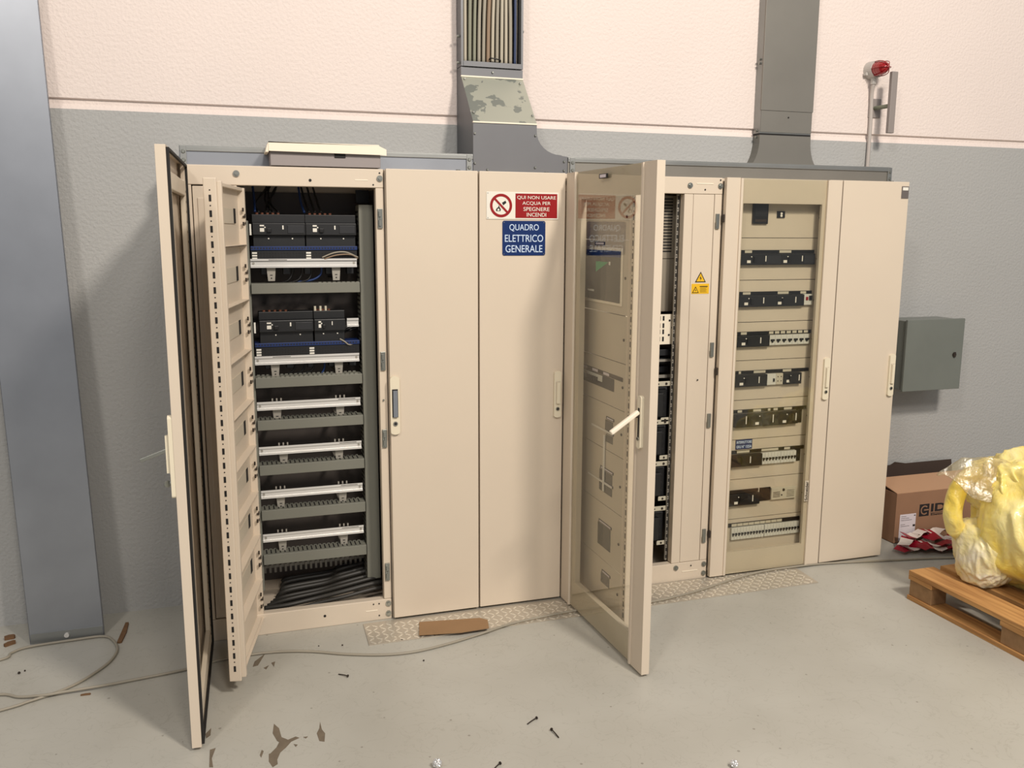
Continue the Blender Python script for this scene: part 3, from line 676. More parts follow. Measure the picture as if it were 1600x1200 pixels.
# swung inner frame of the bay with its modular front plates (outside faces -x)
XF = .885
b = MB()
b.box(XF, XF+.03, .035, .065, .085, 1.88, 0, .002); b.box(XF-.004, XF+.03, -.500, -.480, .085, 1.885, 0, .002); b.box(XF, XF+.025, -.480, .035, 1.868, 1.88, 0); b.box(XF, XF+.025, -.480, .035, .085, .097, 0)
b.box(XF-.003, XF+.03, -.530, -.503, .085, 1.885, 0, .002)
k = .12
while k < 1.85: b.box(XF-.0042, XF-.003, -.521, -.513, k, k+.022, 1); b.cyl((XF-.003, -.517, k+.035), (XF-.0042, -.517, k+.035), .003, 6, 1); k += .05
BF = b.build('inner_frame', [M['cream'], M['iron']], Bc)
sm = [.10, .296, .549, .798, .997, 1.193, 1.389, 1.692, 1.878]
for i in range(8):
    z0, z1 = sm[i]+.0015, sm[i+1]-.0015; zc = (z0+z1)/2
    b = MB(); b.box(XF-.002, XF, -.478, .034, z0, z1); b.box(XF, XF+.018, -.478, .034, z0, z0+.002)
    b.cyl((XF-.002, -.455, zc), (XF-.005, -.455, zc), .006, 10, 1)
    b.box(XF-.006, XF-.002, .0, .012, zc-.03, zc+.03, 2)
    pl = b.build('front_plate', [M['cream2'], M['iron'], M['cream_light']], BF)
    if i == 6:
        b = MB(); b.box(XF-.008, XF-.002, -.430, -.005, 1.425, 1.660, 0, .002); b.box(XF-.0095, XF-.008, -.418, -.018, 1.437, 1.648, 1); b.box(XF-.0100, XF-.0095, -.418, -.018, 1.622, 1.648, 2)
        b.prism([(XF-.0095, -.17, 1.60), (XF-.0095, -.30, 1.60), (XF-.0095, -.17, 1.555)], (-.0006, 0, 0), 3); b.box(XF-.0101, XF-.0095, -.32, -.305, 1.588, 1.602, 4); b.box(XF-.0101, XF-.0095, -.155, -.085, 1.470, 1.478, 4)
        b.build('meter_display', [M['cream_light'], M['screen'], M['bluesign'], M['green'], M['label']], pl)
        b = MB(); b.box(XF-.004, XF-.002, -.245, -.14, 1.668, 1.683, 0); b.box(XF-.0046, XF-.004, -.235, -.15, 1.671, 1.680, 1); b.build('plate_label', [M['black'], M['paper']], pl)
    if i == 4:
        b = MB(); b.box(XF-.0035, XF-.002, -.455, .012, 1.118, 1.135, 0)
        for k in range(3): b.box(XF-.0042, XF-.0035, -.08-.12*k, -.02-.12*k, 1.121, 1.132, 1)
        b.box(XF-.0032, XF-.002, -.37, .01, 1.062, 1.116, 2)
        b.box(XF-.0052, XF-.0032, -.25, .00, 1.085, 1.112, 3)
        for k in range(8): b.box(XF-.012, XF-.0052, -.05-.022*k, -.042-.022*k, 1.080, 1.100, 2)
        b.build('breaker_row', [M['iron'], M['paper'], M['black'], M['mcb']], pl)
    def sq(y0, y1, za, zb_):
        b = MB(); b.box(XF-.0035, XF-.002, y0, y1, za, zb_, 0); b.box(XF-.0045, XF-.002, y0-.01, y1-.01, zb_+.004, zb_+.016, 1); b.box(XF-.0052, XF-.0045, y0-.003, y1-.02, zb_+.007, zb_+.013, 2)
        b.build('breaker_window', [M['screen'], M['black'], M['paper']], pl)
    if i == 3: sq(-.37, -.29, .885, .93); sq(-.37, -.30, .835, .868)
    if i == 2: sq(-.375, -.24, .655, .70); sq(-.375, -.24, .605, .64)
    if i == 1: sq(-.37, -.235, .355, .455)
    if i == 0: sq(-.37, -.28, .19, .235)
b = MB()      # paper strip taped over two plates
b.box(XF-.009, XF-.006, -.30, -.285, .61, .86); b.box(XF-.0072, XF-.006, -.37, -.15, .876, .884); b.box(XF-.0072, XF-.006, -.38, -.12, .645, .652)
b.build('paper_strip', M['label'], BF)

# ---------- cabinet with the closed glass door
G = thing('electrical_cabinet', (1.925, .2, 0), 'cream cabinet with a closed glass door showing rows of black circuit breakers', 'cabinet', 'switchgear cabinets along the wall')
carcass(G, 1.6, 2.25)
GG = glass_door(G, X_, Vector((0, -1, 0)), (1.6035, 0, 0), .643, CH, .0125, TH=.024, gl0=.085, gl1=.085, zo0=.128, zo1=1.860, wo=(.012, .020))
handle(GG, 2.2165, .998, 0, h=.215)
for z in (1.79, 1.06, .235):
    b = MB(); b.box(1.594, 1.604, .008, .024, z-.018, z+.018, 0, .002); b.build('hinge', M['iron'], G)
b = MB(); b.box(2.136, 2.158, -.0022, -.001, .36, .47, 0, .001); lg = b.build('name_plate', M['cream2'], GG)
text('Schneider', .016, (2.147, -.003, .415), Z_, -X_, M['iron'], lg, width=.10, bold=.01)
b = MB(); b.box(1.62, 1.66, .03, .07, .06, 1.95); b.box(2.205, 2.24, .03, .07, .06, 1.95); b.box(1.62, 2.24, .03, .07, 1.90, 1.95); b.box(1.62, 2.24, .03, .07, .045, .10)
b.build('frame', M['cream'], G)
PY = .07
seams = [.075, .278, .488, .694, .897, 1.097, 1.288, 1.494, 1.698, 1.898]
for i in range(9):
    z0, z1 = seams[i]+.0015, seams[i+1]-.0015
    b = MB(); b.box(1.662, 2.200, PY, PY+.003, z0, z1); b.box(1.662, 2.200, PY+.003, PY+.02, z0, z0+.002)
    zc = (z0+z1)/2; b.cyl((2.178, PY, zc), (2.178, PY-.004, zc), .006, 10, 1)
    b.build('front_plate', [M['cream2'], M['iron']], G)
def slab(b, x0, x1, z0, z1, mi, d=.004, y=PY): b.box(x0, x1, y-d, y+.0, z0, z1, mi)
def tagrow(o, spans, z0, z1, y=PY-.0055):
    b = MB()
    for a, c in spans: b.box(a, c, y-.001, y, z0, z1)
    return b.build('name_tag', M['tag'], o)
def brk(x0, x1, z0, z1, lab=.25, tog=.55, mod=False):
    b = MB(); b.box(x0, x1, PY-.022, PY, z0, z1, 0, .002); w = x1-x0
    if mod: b.box(x0+w*.66, x1-.004, PY-.024, PY-.022, z0+.006, z1-.008, 1)
    o = b.build('circuit_breaker', [M['breaker'], M['breaker2']], G)
    if lab is not None:
        b = MB(); b.box(x0+w*lab, x0+w*lab+.020, PY-.0235, PY-.022, z0+.010, z0+.023); b.build('white_mark', M['label'], o)
        b = MB(); b.cyl((x0+w*lab+.024, PY-.022, z1-.014), (x0+w*lab+.024, PY-.024, z1-.014), .003, 8); b.build('test_button', M['label'], o)
    b = MB(); b.box(x0+w*tog, x0+w*tog+.005, PY-.0235, PY-.022, z0+.017, z1-.010)
    b.build('white_mark', M['label'], o)
    b = MB(); q = x0+w*min(.45, (lab or .2)+.14); b.box(q, q+.012, PY-.030, PY-.022, z0+.014, z1-.014, 0, .001); b.build('toggle', M['black'], o)
def mcbs(x0, n, z0, z1, w=.018):
    for k in range(n):
        a = x0+k*w; b = MB(); b.box(a+.0004, a+w-.0004, PY-.016, PY, z0, z1, 0, .001); o = b.build('miniature_breaker', M['mcb'], G)
        b = MB(); b.box(a+w*.2, a+w*.8, PY-.024, PY-.016, (z0+z1)/2-.004, (z0+z1)/2+.005, 0, .001); b.box(a+w*.4, a+w*.6, PY-.020, PY-.016, (z0+z1)/2-.012, (z0+z1)/2); b.build('toggle', M['black'], o)
def slot(x0, x1, z0, z1, mt='black', name='slot_surround'):
    b = MB(); slab(b, x0, x1, z0, z1, 0, .0045); return b.build(name, M[mt], G)
def strip(z1, x0=1.69, x1=2.165, h=.017): return slot(x0, x1, z1-h, z1, 'black', 'tag_strip')
# top row: small meter and a twin indicator
m0, m1 = U(1178, 318, 1, PY-.012), U(1200, 350, 1, PY-.012)
b = MB(); b.box(m0.x, m1.x, PY-.012, PY, m1.z, m0.z, 0, .002); b.box(m0.x+.008, m1.x-.008, PY-.0135, PY-.012, m1.z+.034, m0.z-.012, 1); o = b.build('relay', [M['black'], M['breaker']], G)
b = MB(); b.box(m0.x+.010, m1.x-.010, PY-.0130, PY-.012, m1.z+.010, m1.z+.022); b.build('printed_mark', M['iron'], o)
m0, m1 = U(1215, 330, 1, PY-.006), U(1226.5, 340.5, 1, PY-.006); mx_ = (m0.x+m1.x)/2
b = MB(); b.box(m0.x, m1.x, PY-.006, PY, m1.z, m0.z, 0, .001); b.cyl((mx_, PY-.006, m0.z-.011), (mx_, PY-.009, m0.z-.011), .006, 12, 1); b.cyl((mx_, PY-.006, m1.z+.010), (mx_, PY-.009, m1.z+.010), .006, 12, 1)
b.build('indicator', [M['black'], M['label']], G)
R1 = 1.640; o = strip(R1, x1=2.155); tagrow(o, [(1.757, 1.797), (1.952, 2.02)], R1-.014, R1-.002)
brk(1.70, 1.955, R1-.072, R1-.018, .24, .64, True); brk(1.955, 2.150, R1-.072, R1-.018, .06, .60, True)
R1 = 1.438; o = strip(R1, x1=2.155); tagrow(o, [(1.757, 1.80), (1.955, 2.018), (2.087, 2.12)], R1-.014, R1-.002)
brk(1.70, 1.940, R1-.074, R1-.018, .24, .68); brk(1.940, 2.101, R1-.074, R1-.018, .05, .67)
b = MB(); b.box(2.102, 2.153, PY-.018, PY, R1-.070, R1-.016, 0, .001); o = b.build('residual_current_device', M['mcb'], G)
b = MB(); b.box(2.112, 2.124, PY-.022, PY-.018, R1-.046, R1-.030); b.build('red_button', M['redsign'], o)
b = MB(); b.box(2.130, 2.146, PY-.024, PY-.018, R1-.046, R1-.024); b.build('toggle', M['black'], o)
R1 = 1.241; o = strip(R1); tagrow(o, [(1.757, 1.79)]+[(1.918+k*.0338, 1.943+k*.0338) for k in range(7)], R1-.014, R1-.002)
brk(1.70, 1.914, R1-.074, R1-.018, .25, .74); mcbs(1.915, 7, R1-.070, R1-.020, .0336)
R1 = 1.046; o = strip(R1); tagrow(o, [(1.755, 1.768), (1.841, 1.909), (2.01, 2.06)], R1-.014, R1-.002)
brk(1.70, 1.912, R1-.079, R1-.020, .25, .76)
b = MB(); b.box(1.913, 1.966, PY-.016, PY, R1-.076, R1-.020, 0, .001); b.box(1.948, 1.957, PY-.020, PY-.016, R1-.060, R1-.044, 1); b.build('modular_device', [M['mcb'], M['black']], G)
b = MB(); b.box(1.967, 2.007, PY-.016, PY, R1-.076, R1-.020, 0, .001)
for xx in (1.977, 1.996):
    for zz in (-.036, -.058): b.cyl((xx, PY-.016, R1+zz), (xx, PY-.0175, R1+zz), .003, 8, 1)
b.build('modular_device', [M['tag'], M['iron']], G)
brk(2.008, 2.113, R1-.077, R1-.020, .15, .83)
R1 = .849; o = strip(R1); tagrow(o, [(1.76, 1.785), (1.85, 1.895), (1.935, 1.95), (1.968, 1.993), (2.03, 2.077)], R1-.014, R1-.002)
brk(1.74, 1.895, R1-.088, R1-.021, .74, .38); brk(1.895, 2.045, R1-.088, R1-.021, .80, .40); brk(2.045, 2.108, R1-.086, R1-.021, None, .72); slot(2.108, 2.140, R1-.086, R1-.018)
R1 = .640; o = strip(R1); tagrow(o, [(1.767, 1.84), (1.91, 2.01), (2.045, 2.08)], R1-.014, R1-.002)
brk(1.72, 1.908, R1-.082, R1-.021, None, .61); mcbs(1.909, 6, R1-.080, R1-.021, .0185); mcbs(2.021, 5, R1-.080, R1-.021, .0184); slot(2.114, 2.145, R1-.080, R1-.018)
m0, m1 = U(1149, 686, 1, PY-.003), U(1175, 702, 1, PY-.003); q = (m0.z+m1.z)/2
b = MB(); b.box(1.760, m1.x, PY-.003, PY, q-.026, q+.024, 0, .001); sg = b.build('small_sign', M['bluesign'], G)
mx_ = (1.760+m1.x)/2; ww = (m1.x-1.760)*.90
text('INTERRUTTORE', .0135, (mx_, PY-.0035, q+.011), X_, Z_, M['blue_white'], sg, width=ww, bold=.015)
text('GRU N° 1325A', .0150, (mx_, PY-.0035, q-.012), X_, Z_, M['blue_white'], sg, width=ww, bold=.015)
R1 = .432; brk(1.70, 1.905, R1-.078, R1-.018, .27, .78); slot(1.70, 1.905, R1-.016, R1, 'iron'); slot(1.914, 1.978, R1-.070, R1)
b = MB(); b.box(1.979, 2.127, PY-.014, PY, R1-.068, R1-.004, 0, .002); b.cyl((2.05, PY-.014, R1-.018), (2.05, PY-.017, R1-.018), .007, 10, 1)
for k in range(4): b.box(1.988, 2.030, PY-.0146, PY-.014, R1-.030-k*.008, R1-.027-k*.008, 1)
for k in range(5): b.box(2.07, 2.115, PY-.0146, PY-.014, R1-.024-k*.008, R1-.022-k*.008, 1)
b.cyl((2.04, PY-.014, R1-.045), (2.04, PY-.016, R1-.045), .004, 8, 1); b.build('timer', [M['tag'], M['iron']], G)
R1 = .257; o = strip(R1, h=.020); tagrow(o, [(1.757+k*.0335, 1.788+k*.0335) for k in range(9)], R1-.017, R1-.003)
mcbs(1.752, 11, R1-.085, R1-.022, .0175); mcbs(1.948, 12, R1-.085, R1-.022, .0175)

# ================================================================== SIGNS ON THE DOORS
sR = thing('warning_sign', (.597, 0, 1.776), 'red and white Italian sign forbidding water on fires, above the blue sign', 'sign')
b = MB(); b.box(.434, .763, -.0025, 0, 1.776, 1.892, 0, .001); pl = b.build('sign_plate', M['whitesign'], sR)
b = MB(); b.box(.564, .757, -.0031, -.0024, 1.782, 1.886); b.build('red_field', M['redsign'], sR)
for s_, z, wd in [('QUI NON USARE', 1.8685, .178), ('ACQUA PER', 1.8445, .130), ('SPEGNERE', 1.8205, .120), ('INCENDI', 1.7965, .090)]:
    text(s_, .0165, (.6605, -.0036, z), X_, Z_, M['whitesign'], sR, width=wd, bold=.002)
b = MB(); cx, cz, n = .499, 1.834, 40; R0, R1_ = .050, .0385
for k in range(n):
    t0, t1 = 2*math.pi*k/n, 2*math.pi*(k+1)/n
    b.prism([(cx+r*math.cos(t), -.0026, cz+r*math.sin(t)) for r, t in ((R1_, t0), (R0, t0), (R0, t1), (R1_, t1))], (0, -.0008, 0))
dv = .0045/math.sqrt(2); q = R1_*math.cos(math.pi/4)+.002
b.prism([(cx-q-dv, -.0030, cz+q-dv), (cx-q+dv, -.0030, cz+q+dv), (cx+q+dv, -.0030, cz-q+dv), (cx+q-dv, -.0030, cz-q-dv)], (0, -.0008, 0))
b.build('prohibition_ring', M['redsign'], sR)
b = MB()
b.prism([(cx-.022, -.0026, cz-.024), (cx-.003, -.0026, cz-.024), (cx-.0005, -.0026, cz-.016), (cx-.006, -.0026, cz-.008), (cx-.008, -.0026, cz-.003), (cx-.011, -.0026, cz+.002), (cx-.012, -.0026, cz-.006), (cx-.018, -.0026, cz-.010), (cx-.023, -.0026, cz-.017)], (0, -.0004, 0))
b.prism([(cx+.004, -.0026, cz+.012), (cx+.010, -.0026, cz+.001), (cx+.024, -.0026, cz+.012), (cx+.020, -.0026, cz+.021)], (0, -.0004, 0))
b.build('pictogram', M['black'], sR)
b = MB(); b.prism([(cx-.017, -.0030, cz-.022), (cx-.007, -.0030, cz-.022), (cx-.008, -.0030, cz-.015), (cx-.012, -.0030, cz-.012), (cx-.016, -.0030, cz-.016)], (0, -.0003, 0)); b.build('flame_heart', M['whitesign'], sR)
for x, z in ((.440, 1.886), (.440, 1.782)):
    b = MB(); b.cyl((x, -.0025, z), (x, -.0032, z), .002, 8); b.build('sign_rivet', M['zinc'], sR)
sR.location.y -= .0006
sB = thing('information_sign', (.605, 0, 1.622), 'blue sign reading QUADRO ELETTRICO GENERALE under the red one', 'sign')
b = MB(); pts = []; x0, x1, z0, z1, r = .506, .703, 1.621, 1.770, .008
for (qx, qz, a0) in ((x1-r, z1-r, 0), (x0+r, z1-r, 90), (x0+r, z0+r, 180), (x1-r, z0+r, 270)):
    for k in range(5): t = math.radians(a0+k*22.5); pts.append((qx+r*math.cos(t), 0, qz+r*math.sin(t)))
b.prism(pts, (0, -.0025, 0)); b.build('sign_plate', M['bluesign'], sB)
for s_, z, wd in [('QUADRO', 1.740, .135), ('ELETTRICO', 1.695, .176), ('GENERALE', 1.650, .170)]:
    text(s_, .031, (.6045, -.0032, z), X_, Z_, M['blue_white'], sB, width=wd, bold=.004)
for x in (.513, .696):
    for z in (1.628, 1.763):
        b = MB(); b.cyl((x, -.0025, z), (x, -.0032, z), .0022, 8); b.build('sign_rivet', M['zinc'], sB)
sB.location.y -= .0006

# ================================================================== TRUNKING OVER THE CABINETS
TY, TZ0, TZ1 = .175, CH+.0025, 2.060
def trunk(x0, x1, label, ends, mt):
    t = thing('cable_trunking', ((x0+x1)/2, .3, TZ0), label, 'trunking', 'trunking laid along the cabinet tops')
    b = MB(); b.box(x0, x1, TY, D-.002, TZ0, TZ1-.006, 0, .001); b.build('channel', M[mt], t)
    b = MB(); b.box(x0, x1, TY-.004, D-.002, TZ1-.006, TZ1, 0, .001); b.box(x0, x1, TY-.006, TY, TZ1-.022, TZ1-.004, 0, .002); b.build('lid', M['galv'], t)
    for e in ends:
        b = MB(); b.box(e-.012, e+.012, TY-.008, TY, TZ0+.002, TZ1-.002, 0, .001); f = b.build('end_flange', M['galv'], t)
        for z in (TZ0+.022, TZ0+.056):
            b = MB(); b.cyl((e, TY-.008, z), (e, TY-.013, z), .0085, 12, 0, .006); b.build('flange_bolt', M['zinc'], f)
    return t
trunk(-.797, .423, 'bright galvanised trunking on the left cabinets, ending at the elbow', [-.782, .405], 'galv_blue')
tr = trunk(.874, 2.672, 'galvanised trunking over the right cabinets, running from the elbow to the row end', [.895, 2.665], 'galv_warm')
E_ = thing('duct_elbow', (.57, .3, TZ0), 'grey sheet-metal duct elbow with a sloping worn front above the cabinets', 'duct')
b = MB(); sx0, sx1 = .425, .722
pr = [(.458, TZ0), (TY, TZ0), (TY, 2.200), (.380, 2.425), (.380, 2.465), (.458, 2.465)]
b.prism([(sx0, y, z) for y, z in pr], (sx1-sx0, 0, 0), 0, {2: 1}); b.build('casing', [M['galv_dark'], M['patch']], E_)
b = MB(); b.box(sx0-.001, sx1+.001, TY-.004, TY+.01, 2.196, 2.202); b.box(sx0-.001, sx1+.001, .374, .382, 2.421, 2.427); b.build('folded_edge', M['cream_light'], E_)
b = MB(); pts = [(sx1, TY, TZ0), (.872, TY, TZ0), (.872, TY, 2.062), (.850, TY, 2.064)]
for k in range(9):
    t = math.radians(90*k/8); pts.append((.838-.116*math.sin(t)*1.0, TY, 2.068+.100*(1-math.cos(t))))
b.prism(pts, (0, .283, 0)); b.build('side_wing', M['galv_dark'], E_)
for x, z, y in [(.432, 2.150, TY), (.715, 2.150, TY), (.432, 2.022, TY), (.715, 2.010, TY), (.490, 1.995, TY), (.437, 2.41, .362), (.70, 2.40, .352), (.437, 2.245, .212), (.712, 2.24, .21), (.855, 2.04, TY), (.855, 2.0, TY), (.575, 2.447, .38)]:
    b = MB(); b.cyl((x, y, z), (x, y-.007, z), .006, 10, 0, .004); b.build('screw', M['zinc'], E_)
# riser 1: open channel full of cables
t = thing('cable_riser', (.57, .42, 2.468), 'open galvanised riser channel full of cables going up the wall', 'duct')
zt = 3.6
b = MB(); b.box(sx0, sx0+.010, .375, .458, 2.468, zt); b.box(sx1-.010, sx1, .375, .458, 2.468, zt); b.box(sx0+.010, sx1-.010, .450, .458, 2.468, zt); b.build('channel', M['galv_dark'], t)
b = MB(); b.box(sx0+.010, sx1-.010, .371, .379, 2.468, 2.490); b.build('cross_strap', M['galv_dark'], t)
for x, z in [(sx0-.006, 2.60), (sx0-.006, 2.485), (sx1+.004, 2.64)]:
    b = MB(); b.cyl((x+.006, .40, z), (x-.008, .40, z), .006, 8); b.build('flange_bolt', M['zinc'], t)
cab_cols = ['cable_lead']*4+['cable']*5+['cable_green']+['cable_brown']*2
lab = {'cable_lead': 'pale grey cable hanging inside the open riser channel', 'cable': 'mid grey cable hanging inside the open riser channel',
       'cable_green': 'greenish grey cable hanging inside the open riser channel', 'cable_brown': 'brown cable bundled in the middle of the open riser', 'cable_blue': 'blue cable at the right edge of the open riser'}
rng = random.Random(3); n = 24
for row, (yy, off) in enumerate([(.398, 0), (.426, .5)]):
    for k in range(n//2):
        x = sx0+.024+(k+off)*(sx1-sx0-.046)/(n//2-.5)
        c = 'cable_blue' if (row == 0 and k == 11) else ('cable_brown' if k in (5,) else rng.choice(cab_cols[:10]))
        r = .0092 if c == 'cable_brown' else (.0065 if c == 'cable_blue' else rng.uniform(.0078, .0088))
        dx = .018*math.sin(k*.36+row*2.2) if 0 < k < 11 else 0
        b = MB(); b.tube([(x, yy, 2.468), (x+dx*.2, yy-rng.uniform(0, .004), 2.7), (x+dx, yy, 3.0), (x+dx*.5, yy, 3.3), (x, yy, zt-.01)], r, 9, sub=4)
        tag(b.build('riser_cable', M[c]), lab[c], 'cable', {'cable_lead': 'pale riser cables', 'cable': 'mid grey riser cables', 'cable_green': 'greenish riser cables', 'cable_brown': 'brown riser cables', 'cable_blue': 'blue riser cable'}[c])
b = MB(); b.tube([(.565, .402, 2.505), (.565, .372, 2.508), (.605, .370, 2.503), (.615, .385, 2.500), (.615, .402, 2.500)], .003, 6); tag(b.build('cable_tie', M['black']), 'black cable tie around the cables at the foot of the open riser', 'cable tie')
# riser 2: covered
t = thing('cable_riser', (2.18, .42, TZ1), 'wide closed grey metal riser duct with a flared foot going up the wall', 'duct')
rx0, rx1, ry = 2.025, 2.335, .395
b = MB(); b.box(rx0, rx1, ry+.004, .458, 2.232, zt); b.build('channel', M['galv'], t)
b = MB(); b.box(rx0-.002, rx1+.003, ry-.002, ry+.010, 2.346, zt, 0, .001); b.box(rx0+.001, rx1, ry+.001, ry+.01, 2.238, 2.345); b.cyl((2.19, ry+.001, 2.315), (2.19, ry-.002, 2.315), .004, 8, 1)
b.build('cover', [M['galv_warm'], M['dark']], t)
b = MB(); b.box(rx0-.003, rx1+.002, ry+.006, .457, 2.224, 2.232); b.build('joint_gap', M['dark'], t)
b = MB(); pts = [(rx0, 2.223)]
for k in range(1, 8): a = math.radians(90*k/7*.8); pts.append((rx0-.075*(1-math.cos(a)), 2.205-.15*math.sin(a)))
pts = [(x, z) for x, z in pts]
pts2 = [(rx1+.075*(1-math.cos(math.radians(90*k/7*.8))), 2.205-.15*math.sin(math.radians(90*k/7*.8))) for k in range(7, 0, -1)]+[(rx1, 2.223)]
P = pts+[(pts[-1][0], TZ1+.001)]+[(pts2[0][0], TZ1+.001)]+pts2
P = [(x, max(z, TZ1+.001)) for x, z in P]; PP = []
for p in P:
    if not PP or (abs(p[0]-PP[-1][0])+abs(p[1]-PP[-1][1]) > 1e-4): PP.append(p)
b.prism([(x, ry+.002, z) for x, z in PP], (0, .458-ry-.002, 0)); b.build('flared_foot', M['galv_warm'], t)
for x, z in [(rx0-.008, 2.245), (rx0-.008, 2.213), (rx0-.006, 2.58), (rx0-.002, 2.60), (rx0-.04, 2.10)]:
    b = MB(); b.cyl((rx0+.002, ry+.03, z), (rx0-.009, ry+.03, z), .006, 8); b.build('screw', M['zinc'], t)

# ================================================================== WALL FIXTURES
t = thing('warning_beacon', (2.735, D, 2.55), 'round beacon with a red caged lens high on the white wall', 'beacon lamp')
b = MB(); zc = 2.590; xc = 2.735; b.cyl((xc, D, zc), (xc, .405, zc), .047, 24, 0, .044); b.cyl((xc, .43, zc-.04), (xc, .43, zc-.075), .014, 12); b.box(xc-.05, xc-.035, .43, .45, zc-.03, zc-.015); b.build('base', M['lampbase'], t)
b = MB()
for k in range(6):
    a0, a1 = math.pi/2*k/6, math.pi/2*(k+1)/6
    b.cyl((xc, .405-.02-.060*math.sin(a0), zc), (xc, .405-.02-.060*math.sin(a1), zc), .036*math.cos(a0)+.001, 20, 0, .036*math.cos(a1)+.001)
b.cyl((xc, .405, zc), (xc, .384, zc), .038, 20); b.build('lens', M['redlens'], t)
b = MB()
for a in (0, 60, 120, 180, 240, 300):
    c_, s_ = math.cos(math.radians(a)), math.sin(math.radians(a))
    b.tube([(xc+.041*c_, .402, zc+.041*s_), (xc+.041*c_, .37, zc+.041*s_), (xc+.030*c_, .335, zc+.030*s_), (xc, .318, zc)], .0025, 6)
b.build('cage', M['redlens'], t)
t = MB(); t.tube([(2.735, .43, 2.518), (2.742, .445, 2.46), (2.748, .447, 2.36), (2.749, .447, 2.20), (2.744, .447, 1.7)], .0105, 10); tag(t.build('conduit', M['pipe']), 'thin pale conduit running down the wall below the red beacon', 'conduit')
t = thing('wall_bracket', (2.79, D, 2.39), 'grey upright bar held off the wall by a short arm beside the conduit', 'bracket')
b = MB(); b.box(2.737, 2.815, .452, D, 2.345, 2.445, 0, .003); b.build('wall_plate', M['bar'], t)
b = MB(); b.cyl((2.775, .455, 2.395), (2.785, .345, 2.395), .011, 12); b.build('arm', mat('olive_pipe', (118, 122, 104), .5), t)
b = MB(); b.box(2.768, 2.806, .325, .347, 2.252, 2.568, 0, .003); b.build('bar', M['bar'], t)
t = thing('wall_enclosure', (3.14, .36, .85), 'small dark grey enclosure mounted on the wall right of the cabinets', 'enclosure')
b = MB(); b.box(2.940, 3.325, .275, D, .853, 1.243, 0, .003); b.build('housing', M['encl'], t)
b = MB(); b.box(2.935, 3.335, .255, .272, .846, 1.25, 0, .003); dr = b.build('door', M['encl'], t)
b = MB(); b.cyl((3.275, .255, 1.045), (3.275, .249, 1.045), .012, 14, 0); b.box(3.268, 3.282, .246, .252, 1.03, 1.06, 0, .002); b.build('lock', M['iron'], dr)
# leaning cover panel
pb, pt_ = (.228, 0), (.446, 3.05)
t = thing('leaning_panel', (-1.36, .228, 0), 'long galvanised sheet-metal cover leaning upright against the wall at the left', 'panel')
b = MB()
def lean(x, d, z): f = z/3.05; return (x-.095*f, .228+(.415-.228)*f-d, z)
def lb(x0, x1, d0, d1, z0, z1, mi=0):
    v = [b.bm.verts.new(lean(x, d, z)) for x in (x0, x1) for d in (d0, d1) for z in (z0, z1)]
    for q in [(0, 1, 3, 2), (4, 6, 7, 5), (0, 4, 5, 1), (2, 3, 7, 6), (0, 2, 6, 4), (1, 5, 7, 3)]: b.bm.faces.new([v[i] for i in q]).material_index = mi
lb(-1.502, -1.216, -.001, .001, .0, 3.05); lb(-1.502, -1.500, -.020, .001, .0, 3.05); lb(-1.218, -1.216, -.020, .001, .0, 3.05); b.build('sheet', M['galv_blue'], t)
b = MB(); lb(-1.498, -1.220, .001, .004, .003, .045); b.build('end_strip', M['galv'], t)
b = MB(); b.cyl(lean(-1.36, .003, .025), lean(-1.36, .012, .025), .010, 12); b.build('screw', M['alu'], t)

# ================================================================== FLOOR THINGS
# tread plates
def tread(x0, x1, y0, y1, x0b, x1b, label):
    t = thing('checker_plate', ((x0+x1)/2, (y0+y1)/2, 0), label, 'metal plate', 'tread plates in front of the cabinets')
    b = MB(); b.prism([(x0, y0, .0003), (x1, y0, .0003), (x1b, y1, .0003), (x0b, y1, .0003)], (0, 0, .004)); b.build('sheet', M['checker'], t)
    b = MB(); p = .050; i = 0; x = x0+.02
    while x < x1-.015:
        j = 0; y = y0+.016
        while y < min(y1-.012, -.002+.03):
            a = math.radians(45 if (i+j) % 2 else -45)
            c_, s_ = math.cos(a), math.sin(a); L_, w_ = .016, .0038
            pts = [(-L_, 0), (-L_*.5, -w_), (L_*.5, -w_), (L_, 0), (L_*.5, w_), (-L_*.5, w_)]
            b.prism([(x+u*c_-v*s_, y+u*s_+v*c_, .0043) for u, v in pts], (0, 0, .0013)); y += p*.62; j += 1
        x += p*.62; i += 1
    o = b.build('raised_pattern', M['checker_bar'], t); o['kind'] = 'stuff'
tread(-.144, .84, -.212, .0, -.137, .84, 'aluminium tread plate on the floor, left one with the cardboard piece on it')
tread(.842, 2.10, -.203, .018, .842, 2.112, 'aluminium tread plate on the floor, right one below the open glass door')
# cardboard scrap
b = MB(); P = [U(655, 971, 2, .012), U(750, 965, 2, .02), U(762, 968, 2, .02), U(764, 984, 2, .012), U(720, 989, 2, .016), U(655, 993, 2, .012)]
b.prism([(p.x, p.y, z) for p, z in zip(P, (.007, .016, .016, .018, .016, .012))], (0, 0, .003))
tag(b.build('cardboard_piece', M['card_piece']), 'flat brown piece of cardboard lying on the left tread plate', 'cardboard')
